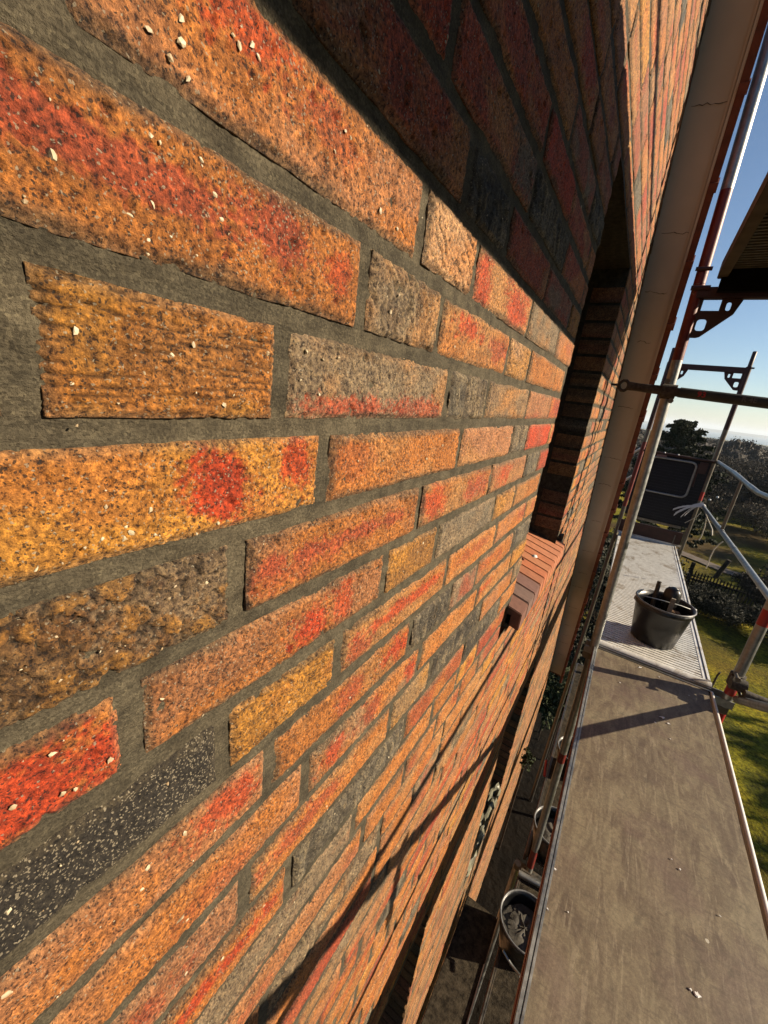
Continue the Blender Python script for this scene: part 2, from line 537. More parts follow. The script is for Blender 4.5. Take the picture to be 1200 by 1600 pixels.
B[-1, 1] = (GTN, TAN, 'grain', [(.35, .15, .25, .2, BRT, .7), (.8, .15, .25, .25, RED, .8)])
B[-1, 2] = (GRY, GTN, 'bark', [])
B[-1, 3] = (TAN, GTN, 'grain', []); B[-1, 4] = (PNK, RED, 'grain', [])
B[-2, -1] = (ORG, ORG, 'grain', [])
B[-2, 0] = (OCH, ORG, 'grain', [(.66, .55, .10, .42, BRT, 1.), (.90, .6, .06, .4, BRT, .9)])
B[-2, 1] = (ORG, TAN, 'grain', [(.1, .6, .12, .3, RED, .35)])
B[-2, 2] = (PNK, TAN, 'grain', []); B[-2, 3] = (GRY, GTN, 'bark', []); B[-2, 4] = (BRT, RED, 'grain', [])
B[-3, 0] = (BRN, (.19, .12, .055), 'cells', [(.95, .8, .22, .55, GTN, .8)])
B[-3, 1] = (ORG, PNK, 'grain', [(.45, .55, .5, .16, RED, .85), (.2, .4, .2, .25, RED, .6)])
B[-3, 2] = (TAN, ORG, 'grain', [(.12, .5, .16, .4, BRT, .8), (.75, .5, .2, .4, RED, .9)])
B[-3, 3] = (PNK, TAN, 'grain', [(.3, .5, .18, .4, BRT, .8)]); B[-3, 4] = (GRY, GRY, 'bark', []); B[-3, 5] = (BRT, RED, 'grain', [])
B[-4, 0] = (ORG, ORG, 'grain', [(.75, .4, .5, .45, BRT, 1.0), (.4, .4, .4, .4, BRT, .95)])
B[-4, 1] = (ORG, PNK, 'grain', [(.55, .5, .08, .4, BRT, 1.), (.72, .5, .06, .4, BRT, .7)])
B[-4, 2] = (OCH, BRN, 'grain', []); B[-4, 3] = (GTN, GRY, 'grain', []); B[-4, 4] = (TAN, OCH, 'lines', []); B[-4, 5] = (ORG, TAN, 'grain', [])
B[-5, 0] = (DRK, DRK, 'speck', []); B[-5, 1] = (OCH, ORG, 'cracklines', [])
B[-5, 2] = (TAN, ORG, 'grain', [(.55, .6, .5, .18, BRT, .85), (.1, .4, .12, .3, RED, .8)])
B[-5, 3] = (ORG, TAN, 'grain', [(.5, .6, .4, .2, RED, .6)])
B[-6, 0] = (ORG, PNK, 'grain', [(.84, .6, .12, .35, BRT, .8)])
B[-6, 1] = (ORG, TAN, 'grain', [(.85, .6, .14, .35, BRT, .95), (.45, .5, .1, .4, RED, .8)])
B[-6, 2] = (GRY, DRK, 'bark', []); B[-6, 3] = (GTN, RED, 'grain', [])
B[-7, 0] = (ORG, PNK, 'grain', [(.6, .4, .15, .3, RED, .5)])
B[-7, 1] = (ORG, GTN, 'grain', [(.15, .5, .1, .4, BRT, .8), (.45, .5, .1, .4, RED, .8), (.9, .5, .08, .4, BRT, .9)])
B[-7, 2] = (ORG, TAN, 'grain', []); B[-8, 0] = (PNK, ORG, 'grain', [(.5, .5, .3, .3, RED, .8)])
B[-8, 1] = (ORG, TAN, 'grain', [(.3, .6, .3, .25, RED, .8)]); B[-8, 2] = (OCH, GTN, 'grain', [])
B[-9, 0] = (ORG, PNK, 'grain', [(.5, .55, .5, .22, BRT, .95)]); B[-9, 1] = (GRY, GRY, 'bark', []); B[-9, 2] = (ORG, RED, 'grain', [])
B[-10, 0] = (GTN, PNK, 'grain', []); B[-10, 1] = (ORG, TAN, 'grain', [])

def course_joints(n):
    r = random.Random(n * 77 + 5)
    js = list(J.get(n, []))
    if not js:
        js = [r.choice([0, .12, .06, .18]) + r.uniform(-.01, .01)]
    k0 = len([j for j in js]) 
    left = []
    y = js[0]
    while y > YMIN:
        y -= .243 if r.random() < .66 else .1215
        left.append(y)
    y = js[-1]
    right = []
    while y < 6.4:
        y += (.243 if r.random() < .62 else .1215) + r.uniform(-.003, .003)
        right.append(y)
    return left[::-1] + js + right, len(left)

def rnd_brick(r):
    t = r.random()
    if t < .40: s = (ORG, r.choice([TAN, PNK]), 'grain', [])
    elif t < .60: s = (TAN, r.choice([ORG, PNK]), 'grain', [])
    elif t < .70: s = (PNK, RED, 'grain', [])
    elif t < .78: s = (OCH, ORG, r.choice(['grain', 'cracklines']), [])
    elif t < .86: s = (RED, ORG, 'grain', [])
    elif t < .93: s = (GTN, TAN, r.choice(['grain', 'bark']), [])
    else: s = (GRY, DRK, 'bark', [])
    if s[2] == 'grain' and r.random() < .7:
        for _ in range(r.choice([1, 1, 2, 3])):
            s[3].append((r.random(), r.uniform(.3, .75), r.uniform(.07, .35), r.uniform(.18, .4), r.choice([RED, RED, (.42, .12, .06), BRT]), r.uniform(.3, .8)))
    return s

WV = []; WF = []; WC = []; WK = []; WMI = []
nv_total = 0
def push(P3, F, C, K, mi):
    global nv_total
    WV.append(P3); WF.append(F + nv_total); WC.append(C); WK.append(K); WMI.append(np.full(len(F), mi, np.int32))
    nv_total += len(P3)

def tex(kind, y, z, u, v, seed, wy):
    """height (metres, out of the wall) and colour modulation for one brick face"""
    h = fbm(y * 55, z * 55, seed, 4) * .0010 + fbm(y * 300, z * 300, seed + 3, 4) * .0024
    f1, f2, idv = voro2(y * 150, z * 150, seed)
    h = h - np.where(idv > .86, sst(.42, .1, f1) * .0018, 0)
    f1b, _, idb = voro2(y * 60, z * 60, seed + 31)
    h = h - np.where(idb > .87, sst(.30, .08, f1b + .25 * fbm(y * 300, z * 300, seed + 8, 2)) * .0026, 0)
    dk = 0 * h; lt = 0 * h
    if kind == 'bark':
        n = fbm(y * 160 + 6 * fbm(y * 30, z * 30, seed, 2), z * 45, seed + 7, 4)
        h = h + n * .0062; dk = sst(.02, -.22, n) * .8; lt = sst(.05, .3, n)
    elif kind == 'lines':
        w = y * 150 + z * 230 + 11 * fbm(y * 26, z * 26, seed, 3)
        n = np.abs((w / 3.1) % 1 - .5) * 2
        g = sst(.66, .9, n) * (vnoise(y * 60, z * 60, seed + 2) > .38)
        h = h - g * .0016; dk = g * 1.3
    elif kind == 'lines2':
        w = y * 60 - z * 230 + 8 * fbm(y * 28, z * 28, seed, 3)
        n = np.abs((w / 3.0) % 1 - .5) * 2
        g = sst(.8, .98, n) * (vnoise(y * 60, z * 60, seed + 2) > .5); h = h - g * .001; dk = g * .5
    elif kind == 'cracklines':
        w = z * 720 + 9 * fbm(y * 16, z * 60, seed, 3)
        n = np.abs((w / 2.6) % 1 - .5) * 2
        g = sst(.55, .9, n) * sst(.42, .6, vnoise(y * 40, z * 260, seed + 2)); h = h - g * .0015; dk = g * 1.1
        f1c, f2c, _ = voro2(y * 85, z * 150, seed + 4); cr = sst(.07, .0, f2c - f1c) * (vnoise(y * 20, z * 20, seed + 9) > .55)
        h = h - cr * .0012
    elif kind == 'cells':
        wx = y + .02 * fbm(y * 40, z * 40, seed, 4); wz = z + .02 * fbm(y * 40 + 9, z * 40, seed + 1, 4)
        f1c, f2c, idc = voro2(wx * 70 + .5 * wz * 60, wz * 90, seed + 4)
        cr = sst(.09, .0, f2c - f1c) * (vnoise(y * 40, z * 40, seed + 3) > .3) + .8 * sst(.05, 0, np.abs(fbm(y * 45, z * 60, seed + 44, 4))) * .8
        cr = np.clip(cr, 0, 1)
        h = h - cr * .0030 + (idc - .5) * .0007 + fbm(y * 90, z * 90, seed, 3) * .001
        dk = cr * 1.3; lt = (idc > .62) * sst(.06, .3, f2c - f1c) * .6
    elif kind == 'stri':
        n = fbm(y * 30, z * 260, seed, 3); h = h + n * .002
    elif kind == 'speck':
        h = h * .7 + fbm(y * 420, z * 420, seed, 2) * .0016
    return h, dk, lt

def brick(yl, yr, zb, zt, spec, seed, deep=False, sl=False):
    yc = (max(yl, 0) + max(yr, 0)) / 2; 
    d = math.sqrt(.182 ** 2 + max(0, min(abs(yl), abs(yr)) if yl * yr > 0 else 0) ** 2 + min(abs(zb), abs(zt)) ** 2)
    fine = (yr > -.12)
    if not fine or d > 2.4: cell = .05
    else: cell = max(.00105, d * .0040)
    L = yr - yl; H = zt - zb
    nu = max(1, int(round((L - .005) / cell))); nvv = max(1, int(round((H - .005) / cell)))
    e1 = .0025
    us = np.concatenate(([0, .0008], np.linspace(e1, L - e1, nu + 1), [L - .0008, L]))
    vs = np.concatenate(([0, .0008], np.linspace(e1, H - e1, nvv + 1), [H - .0008, H]))
    U, V = np.meshgrid(us, vs)
    Y = yl + U; Zz = zb + V
    edge = np.minimum(np.minimum(U, L - U), np.minimum(V, H - V))
    wob = fbm(Y * 45, Zz * 45, seed + 50, 3)
    fall = sst(.0045, 0, edge + wob * .003)
    base, sec, kind, pats = spec
    h, dk, lt = tex(kind, Y, Zz, U / L, V / H, seed, 0)
    tilt = (_h(np.array(seed * 1.0), np.array(3.0), 1) - .5) * .002
    X = WX + h + tilt - fall * .0028 - .0006
    # ragged outline
    k = sst(.006, 0, edge)
    nY = fbm(Zz * 60, Y * 12, seed + 61, 3) * .0024; nZ = fbm(Y * 40, Zz * 12, seed + 67, 3) * .0022
    Yd = Y + k * nY; Zd = Zz + k * nZ
    if sl:
        Yd = np.minimum(Yd, np.array([yend(z) for z in Zd.ravel()]).reshape(Zd.shape) - .004)
    # colours
    base = np.array(base); sec = np.array(sec)
    br = random.Random(seed); g = br.uniform(.86, 1.10)
    m = sst(-.10, .16, fbm(Y * 14, Zz * 22, seed + 20, 4))[..., None] * .75
    C = (base * (1 - m) + sec * m) * g
    for (pu, pv, ru, rv, pc, ps) in pats:
        q = np.hypot((U / L - pu) / ru, (V / H - pv) / rv) + fbm(Y * 60, Zz * 60, seed + 23, 5) * 1.5 + (vnoise(Y * 520, Zz * 520, seed + 29) - .5) * .75 + h * 260
        w = (sst(1.25, .45, q) * ps)[..., None]
        C = C * (1 - w) + np.array(pc) * w
    if kind != 'speck':
        eg = (sst(.006, .0, edge + wob * .004) * .45)[..., None]
        C = C * (1 - eg) + np.array((.34, .24, .15)) * eg * (.3 if kind == 'bark' else 1) + C * eg * (.7 if kind == 'bark' else 0)
    ms = (sst(.008, .001, edge + fbm(Y * 45, Zz * 45, seed + 91, 4) * .013) * sst(-.05, .12, fbm(Y * 11, Zz * 11, seed + 93, 2)) * .6)[..., None]
    C = C * (1 - ms) + np.array((.105, .088, .058)) * ms
    if kind == 'cells':
        C = C * (1 - lt[..., None] * .8) + np.array((.46, .22, .03)) * lt[..., None] * .8
    elif kind == 'bark':
        C = C * (1 - lt[..., None] * .5) + np.array((.42, .33, .20)) * lt[..., None] * .5
    C = C * (1 - dk[..., None] * .55)
    spk = {'grain': .22, 'speck': .95, 'cells': .12, 'bark': .1}.get(kind, .15) + (fbm(Y * 9, Zz * 9, seed + 77, 2)) * .5
    ny, nx = U.shape
    P3 = np.stack([X, Yd, Zd], -1).reshape(-1, 3)
    idx = np.arange(ny * nx).reshape(ny, nx)
    F = np.stack([idx[:-1, :-1], idx[:-1, 1:], idx[1:, 1:], idx[1:, :-1]], -1).reshape(-1, 4)
    ring = np.concatenate([idx[0, :], idx[1:, -1], idx[-1, :-1][::-1], idx[1:-1, 0][::-1]])
    bk = P3[ring].copy(); bk[:, 0] = WX - (.113 if deep else .016)
    nb = len(P3); r2 = np.roll(ring, -1); b1 = nb + np.arange(len(ring)); b2 = np.roll(b1, -1)
    F2 = np.stack([ring, b1, b2, r2], -1)
    Cf = C.reshape(-1, 3)
    Call = np.concatenate([Cf, Cf[ring] * .9])
    K = np.concatenate([spk.reshape(-1), np.full(len(ring), .1)])
    push(np.concatenate([P3, bk]), np.concatenate([F, F2]), Call, K, 0)

def inwin(yl, yr, zb, zt, w):
    return not (yr <= w[0] or yl >= w[1] or zt <= w[2] + .004 or zb >= w[3] - .004)

def lay():
    n0 = int((ZBOT - Z0) / CH); n1 = int((ZTOP - Z0) / CH)
    for n in range(n0, n1):
        js, kk = course_joints(n)
        zb = Z0 + n * CH; zt = zb + BH
        for i in range(len(js) - 1):
            yl = js[i] + .0062; yr = js[i + 1] - .0062
            if yr < YMIN: continue
            key = (n, i - kk)
            r = random.Random(n * 1000 + i * 7 + 3)
            spec = B.get(key)
            if spec is None or (n == 0 and i - kk == -1): spec = rnd_brick(r)
            segs = [(yl, yr)]
            deep = False
            for w in (UP, WA, WBn, NOTCH):
                ns = []
                for a, b in segs:
                    if inwin(a, b, zb, zt, w):
                        if a < w[0] - .03: ns.append((a, w[0])); deep = True
                        if b > w[1] + .03: ns.append((w[1], b)); deep = True
                    else:
                        ns.append((a, b))
                        if abs(a - w[1]) < .02 or abs(b - w[0]) < .02: deep = True
                segs = ns
            for a, b in segs:
                ye = yend(zt)
                if a > yend(zb) - .03: continue
                brick(a, b, zb, zt, spec, abs(n * 131 + i * 17 + 1000), deep, b > ye - .01)
lay()

def lines(brk, fn):
    out = [brk[0]]
    for a, b in zip(brk[:-1], brk[1:]):
        x = a
        while x < b - 1e-9:
            st = fn(x); x = min(b, x + st)
            if b - x < st * .3: x = b
            out.append(x)
    return np.array(out)
def mortar():
    ylb = [YMIN, -.1, .20, .985, 1.03, 1.095, 1.3, 1.865, 1.95, 2.66, 6.0]
    zlb = [ZBOT, -3.0, -1.7001, -1.3, -.655, -.555, .528, 1.2, ZTOP]
    ys = lines(ylb, lambda y: .0045 if -.101 < y < .45 else (.008 if .44 < y < 1.1 else (.02 if 1.09 < y < 3 else .06)))
    zs = lines(sorted(set(zlb + [-1.76])), lambda z: .0045 if -.75 < z < .6 else (.008 if -1.4 < z < 1.2 else .05))
    Yg, Zg = np.meshgrid(ys, zs)
    X = WX - .0037 + fbm(Yg * 120, Zg * 120, 5, 3) * .0022 + fbm(Yg * 14, Zg * 40, 6, 3) * .0036
    YE = np.array([yend(z) for z in zs])[:, None]
    Yc = np.minimum(Yg, YE)
    P3 = np.stack([X, Yc, Zg], -1).reshape(-1, 3)
    ny, nx = Yg.shape
    idx = np.arange(ny * nx).reshape(ny, nx)
    F = np.stack([idx[:-1, :-1], idx[:-1, 1:], idx[1:, 1:], idx[1:, :-1]], -1)
    ym = (Yg[:-1, :-1] + Yg[1:, 1:]) / 2; zm = (Zg[:-1, :-1] + Zg[1:, 1:]) / 2
    keep = Yg[:-1, :-1] < np.maximum(YE[:-1], YE[1:])
    for w in (UP, WA, WBn, NOTCH):
        keep &= ~((ym > w[0]) & (ym < w[1]) & (zm > w[2]) & (zm < w[3]))
    F = F[keep]
    push(P3, F, np.full((len(P3), 3), .1), np.zeros(len(P3)), 1)
    # mortar of the reveals
    for w in (UP, WA, WBn):
        for yj, s in ((w[0] - .004, 1), (w[1] + .004, -1)):
            a = np.array([(WX - .005, yj, w[2] - .05), (WX - .14, yj, w[2] - .05), (WX - .14, yj, w[3]), (WX - .005, yj, w[3])])
            push(a, np.array([[0, 1, 2, 3]]), np.full((4, 3), .1), np.zeros(4), 1)
        a = np.array([(WX - .005, w[0] - .004, w[3]), (WX - .14, w[0] - .004, w[3]), (WX - .14, w[1] + .004, w[3]), (WX - .005, w[1] + .004, w[3])])
        push(a, np.array([[0, 1, 2, 3]]), np.full((4, 3), .1), np.zeros(4), 1)
mortar()

# pebbles fired into the clay
bm = bmesh.new(); bmesh.ops.create_icosphere(bm, subdivisions=1, radius=1)
IV = np.array([v.co[:] for v in bm.verts]); IF = np.array([[v.index for v in f.verts] for f in bm.faces]); bm.free()
peb = [(82, 240, 8), (170, 210, 4), (250, 222, 3.3), (316, 250, 3.2), (336, 303, 4.6), (203, 335, 3.4), (347, 343, 3.4), (232, 374, 3), (308, 400, 2.6),
       (285, 66, 5), (283, 28, 4), (295, 124, 4), (365, 55, 3), (375, 72, 3.2), (405, 90, 3), (232, 398, 2.4), (113, 600, 3.2), (185, 630, 4), (212, 556, 2.5),
       (226, 583, 3), (120, 665, 2.3), (236, 796, 4), (197, 823, 3.2), (160, 842, 3.5), (206, 832, 5), (195, 842, 4.5), (307, 834, 3.4), (57, 890, 3.2), (133, 856, 3),
       (83, 1178, 5), (174, 1187, 5), (20, 1262, 4), (92, 1065, 5), (13, 1424, 5), (98, 1240, 3.4), (290, 1302, 4), (282, 1436, 5), (222, 1390, 4), (262, 1225, 3.5), (10, 1555, 5),
       (405, 860, 3), (420, 730, 2.6), (560, 720, 2.6), (595, 330, 4), (660, 340, 2.5), (540, 205, 2.4), (548, 215, 2.4)]
Rc = np.array(RC)
def eye_ray(px, py):
    return Rc.T @ np.array([px - 600, py - 800, 611.8])
tri_v = []; tri_f = []; nvp = 0
def addpeb(y, z, r, rr):
    global nvp
    a = rr.uniform(0, 3.14)
    sc = np.array([rr.uniform(.35, .5), rr.uniform(.7, 1.35), rr.uniform(.6, 1.0)]) * r
    P = IV * (1 + .9 * (rr.rand(len(IV), 1) - .5)) * sc
    c, s_ = math.cos(a), math.sin(a)
    P = np.stack([P[:, 0], P[:, 1] * c - P[:, 2] * s_, P[:, 1] * s_ + P[:, 2] * c], -1)
    tri_v.append(P + np.array([WX - .1 * r, y, z])); tri_f.append(IF + nvp); nvp += len(P)
rr = np.random.RandomState(5)
for px, py, s in peb:
    r = eye_ray(px, py); q = r * WX / r[0]
    addpeb(q[1], q[2], s * np.linalg.norm(q) / 611.8 * .82, rr)
for n in range(-13, 8):
    js, kk = course_joints(n)
    for _ in range(130):
        y = rr.uniform(0.0, .95); z = Z0 + n * CH + rr.uniform(.004, BH - .004)
        if min(abs(y - j) for j in js) < .012: continue
        if rr.rand() > .5 - .25 * y: continue
        addpeb(y, z, .0005 + .0012 * rr.rand() ** 3.5, rr)

def np_mesh(name, V, quads, tris, mi, C=None, K=None, mats=()):
    me = bpy.data.meshes.new(name)
    nq, ntr = len(quads), len(tris)
    me.vertices.add(len(V)); me.vertices.foreach_set('co', V.astype(np.float32).ravel())
    me.loops.add(nq * 4 + ntr * 3)
    me.loops.foreach_set('vertex_index', np.concatenate([quads.ravel(), tris.ravel()]).astype(np.int32))
    me.polygons.add(nq + ntr)
    st = np.concatenate([np.arange(nq) * 4, nq * 4 + np.arange(ntr) * 3]).astype(np.int32)
    me.polygons.foreach_set('loop_start', st)
    me.polygons.foreach_set('loop_total', np.concatenate([np.full(nq, 4), np.full(ntr, 3)]).astype(np.int32))
    me.polygons.foreach_set('material_index', mi.astype(np.int32))
    me.polygons.foreach_set('use_smooth', np.concatenate([np.ones(nq, bool), np.zeros(ntr, bool)]))
    me.update(calc_edges=True)
    if C is not None:
        a = me.attributes.new('Col', 'FLOAT_COLOR', 'POINT')
        a.data.foreach_set('color', np.concatenate([C, np.ones((len(C), 1))], 1).astype(np.float32).ravel())
        b = me.attributes.new('spk', 'FLOAT', 'POINT'); b.data.foreach_set('value', K.astype(np.float32))
    for m in mats: me.materials.append(m)
    me.validate()
    return me

V = np.concatenate(WV); Q = np.concatenate(WF); C = np.concatenate(WC); K = np.concatenate(WK); MI = np.concatenate(WMI)
tv = np.concatenate(tri_v); tf = np.concatenate(tri_f) + len(V)
C = np.concatenate([C, np.full((len(tv), 3), .5)]); K = np.concatenate([K, np.zeros(len(tv))])
V = np.concatenate([V, tv]); MI = np.concatenate([MI, np.full(len(tf), 2)])
print('wall verts', len(V))
wall = thing('brick_wall', (WX, 2.0, ZBOT), 'tall gable wall of rough orange, red and grey bricks with grey mortar, filling the left side', 'wall')
org = WL[wall.name]
me = np_mesh('brick_face', V + OFF - org, Q, tf, MI, C, K, (MB, MM, MP))
o = bpy.data.objects.new('brick_face', me); _link(o, wall, org)
# inner leaf and cavity seen through the openings
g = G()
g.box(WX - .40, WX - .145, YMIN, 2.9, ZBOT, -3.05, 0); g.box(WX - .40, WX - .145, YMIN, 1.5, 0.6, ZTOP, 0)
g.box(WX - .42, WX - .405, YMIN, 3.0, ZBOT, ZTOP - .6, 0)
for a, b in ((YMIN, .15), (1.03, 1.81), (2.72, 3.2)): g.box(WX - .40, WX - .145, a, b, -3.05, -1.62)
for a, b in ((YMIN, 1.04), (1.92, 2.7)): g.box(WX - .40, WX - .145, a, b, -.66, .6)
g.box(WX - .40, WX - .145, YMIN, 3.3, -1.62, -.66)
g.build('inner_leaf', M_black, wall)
# reveals' soffit boards
# sill of bricks on edge
g = G(); sc_ = []
cols = [(.20, .085, .055), (.19, .11, .085), (.21, .10, .075), (.42, .15, .065), (.52, .16, .06), (.50, .19, .08), (.52, .17, .065), (.54, .20, .09)]
y = 1.125; i = 0
SX0, SX1 = WX - .135, WX + .032
allc = []
while y < 1.93:
    w = .0685 if i > 2 else .088
    bm = bmesh.new(); bmesh.ops.create_cube(bm, size=1)
    y2 = min(y + w - .006, 1.935)
    for v in bm.verts:
        x = (SX0 + SX1) / 2 + v.co.x * (SX1 - SX0)
        v.co = Vector((x, (y + y2) / 2 + v.co.y * (y2 - y), -.582 + v.co.z * .060 + (x - SX0) / (SX1 - SX0) * -.045 + random.uniform(-.0008, .0008)))
    bmesh.ops.bevel(bm, geom=bm.edges[:], offset=.0025, segments=2, affect='EDGES')
    n = len(bm.verts); g.bm(bm, 0); allc += [cols[min(i, 7)]] * n
    y += w; i += 1
n0 = len(g.v)
g.box(SX0, WX + .002, 1.125, 1.934, -.66, -.612, 1)
g.box(SX0 - .02, SX0 + .002, 1.0, 1.95, -.66, -.54, 1)
g.box(WX - .14, WX + .012, 1.935, 1.985, -.66, -.565, 1)
allc += [(.1, .1, .1)] * (len(g.v) - n0)
sill = g.build('window_sill', [MSB, MM], wall)
a = sill.data.attributes.new('Col', 'FLOAT_COLOR', 'POINT')
a.data.foreach_set('color', np.array([(*c, 1) for c in allc], np.float32).ravel())
g = G(); g.bm_ = None
for (yy, zz, s) in ((1.52, -.545, .012),):
    g.revolve((WX - .03, yy, zz - .006), [(0.0001, .006), (s * .7, .005), (s, 0)], 9, 0, jit=.001)
g.build('mortar_blob', M_white, sill)
# crumpled sheet lying in the lower opening
g = G()
nx, ny = 14, 30
for i in range(nx):
    for j in range(ny):
        u, v = i / (nx - 1), j / (ny - 1)
        g.v.append((WX - .14 + .15 * u, 1.88 + .74 * v, -2.99 + .16 * (fbm(np.array(u * 5.), np.array(v * 9.), 3, 3) + .5)))
for i in range(nx - 1):
    for j in range(ny - 1):
        g.f.append((i * ny + j, (i + 1) * ny + j, (i + 1) * ny + j + 1, i * ny + j + 1)); g.m.append(0); g.sm.append(False)
tag(g.build('crumpled_sheet', M_foil), 'crumpled pale sheeting lying in the bottom of the lower window opening', 'sheeting')
# dark slot and ties shown as pale dashes between the reveal courses of the lower windows are the joints of the reveal itself

# ------------------------------------------------------------------ roof verge
def sl(z, off=0):     # point on the slope line
    return 3.13 - .69 * z + off
nrm = Vector((0, 1, .69)).normalized()          # away from the eye, across the slope
roof = thing('gable_roof', (WX, 5.7, -3.75), 'steep gable roof edge with plain beige-brown soffit and red-brown verge tiles beside the brick wall', 'roof')
def slopebox(g, x0, x1, za, zb, t0, t1, mi=0):
    vs = []
    for z in (za, zb):
        for t in (t0, t1):
            for x in (x0, x1):
                vs.append((x, sl(z) + nrm.y * t, z + nrm.z * t))
    g.add(vs, [(0, 2, 3, 1), (4, 5, 7, 6), (0, 1, 5, 4), (2, 6, 7, 3), (0, 4, 6, 2), (1, 3, 7, 5)], mi)
g = G(); slopebox(g, WX - .05, -.036, -3.75, 2.7, 0.004, .05)
sof = g.build('soffit', M_soffit, roof)
g = G()       # hairline cracks and nail marks
rr2 = random.Random(4)
z = 2.1
while z > -3.5:
    x0 = rr2.uniform(-.17, -.14); x1 = rr2.uniform(-.09, -.045)
    k = 9; pts = [(x0 + (x1 - x0) * i / k, z + rr2.uniform(-.0035, .0035) + .004 * math.sin(i * .5 + z)) for i in range(k + 1)]
    for (xa, zb_), (xc, zd) in zip(pts[:-1], pts[1:]):
        w = rr2.uniform(.0005, .0016)
        g.add([(xa, sl(zb_) + .0025, zb_ - w), (xc, sl(zd) + .0025, zd - w), (xc, sl(zd) + .0025 - 0, zd + w), (xa, sl(zb_) + .0025, zb_ + w)], [(0, 1, 2, 3)])
    z -= rr2.choice([.22, .3, .36, .18])
g.build('crack', M_dark, sof)
g = G(); slopebox(g, -.036, -.026, -3.75, 2.7, -.012, .06); slopebox(g, -.047, -.0385, -3.75, 2.7, -.002, .003)
g.build('barge_strip', M_soffit, roof)
z = 2.72; i = 0
while z > -3.9:
    g = G(); j = rr2.uniform(-.004, .004)
    slopebox(g, -.0255, .004 + j * .6, z - .262, z, -.014, .055)
    slopebox(g, -.0255, .009 + j * .6, z - .266, z - .236, -.022, .060)
    g.build('verge_tile', M_tile, roof); z -= .246; i += 1
g = G(); slopebox(g, WX - 2.4, WX - .05, -3.9, 2.7, .03, .12); slopebox(g, WX - .05, -.004, -3.9, 2.7, .062, .12)
g.build('roof_slab', M_tile, roof)

# ------------------------------------------------------------------ scaffold
XI, XO, YF, YG = .086, .776, 2.56, 5.64
DK, LW, UPZ = -1.373, -3.373, .64
R = .02415
def plate_with_holes(name, outer, holes, origin, ydep, flip, mat, parent):
    bm = bmesh.new()
    loops = [outer] + holes
    eds = []
    for lp in loops:
        vs = [bm.verts.new((origin[0] + flip * p[0], origin[1], origin[2] + p[1])) for p in lp]
        for a, b in zip(vs, vs[1:] + vs[:1]): eds.append(bm.edges.new((a, b)))
    bmesh.ops.triangle_fill(bm, use_beauty=True, use_dissolve=False, edges=eds)
    # drop faces inside holes
    def inside(pt, poly):
        c = False; j = len(poly) - 1
        for i in range(len(poly)):
            if (poly[i][1] > pt[1]) != (poly[j][1] > pt[1]) and pt[0] < (poly[j][0] - poly[i][0]) * (pt[1] - poly[i][1]) / (poly[j][1] - poly[i][1]) + poly[i][0]: c = not c
            j = i
        return c
    kill = []
    for f in bm.faces:
        c = f.calc_center_median(); p = ((c.x - origin[0]) * flip, c.z - origin[2])
        if any(inside(p, h) for h in holes) or not inside(p, outer): kill.append(f)
    bmesh.ops.delete(bm, geom=kill, context='FACES_ONLY')
    r = bmesh.ops.extrude_face_region(bm, geom=bm.faces[:])
    for v in r['geom']:
        if isinstance(v, bmesh.types.BMVert): v.co.y += ydep
    g = G(); g.bm(bm); return g.build(name, mat, parent)
def rrect(x0, x1, z0, z1, r, k=4, skew=0):
    out = []
    for cx, cz, a0 in ((x1 - r, z1 - r, 0), (x0 + r, z1 - r, 90), (x0 + r, z0 + r, 180), (x1 - r, z0 + r, 270)):
        for i in range(k + 1):
            a = math.radians(a0 + 90 * i / k); out.append((cx + r * math.cos(a) + skew * (cz + r * math.sin(a)), cz + r * math.sin(a)))
    return out
GUS = [(.0, -.03), (.235, -.03), (.205, -.125), (.19, -.14), (.07, -.262), (.05, -.268), (0, -.268)]
GH = [[(.03, -.04), (.125, -.04), (.125, -.105), (.03, -.105)], rrect(.155, .180, -.105, -.055, .012), rrect(.03, .082, -.225, -.155, .018)]

GUS = [(a * .74, b * .74) for a, b in GUS]; GH = [[(a * .74, b * .74) for a, b in h] for h in GH]
def standard(name, x, y, z0, z1, bands, parent, lean=0, mat=None):
    """a scaffold tube made of one skin, painted in bands"""
    g = G(); zs = [z0]
    for a, b, _ in bands: zs += [a, b]
    zs = sorted(set([min(max(q, z0), z1) for q in zs + [z1]]))
    for a, b in zip(zs[:-1], zs[1:]):
        m = 0
        for p, q, k in bands:
            if a >= p - 1e-6 and b <= q + 1e-6: m = k
        L_ = lambda z: x + lean * (z + .4)
        g.tube([(L_(a), y, a), (L_((a + b) / 2), y, (a + b) / 2), (L_(b), y, b)], R, 24, m, False)
    g.tube([(x + lean * (z1 + .4), y, z1 - .001), (x + lean * (z1 + .4), y, z1)], R, 24, 0, True)
    return g.build(name, [mat or M_galv, M_red, M_brightred, M_red2], parent)

LEAN = -.028
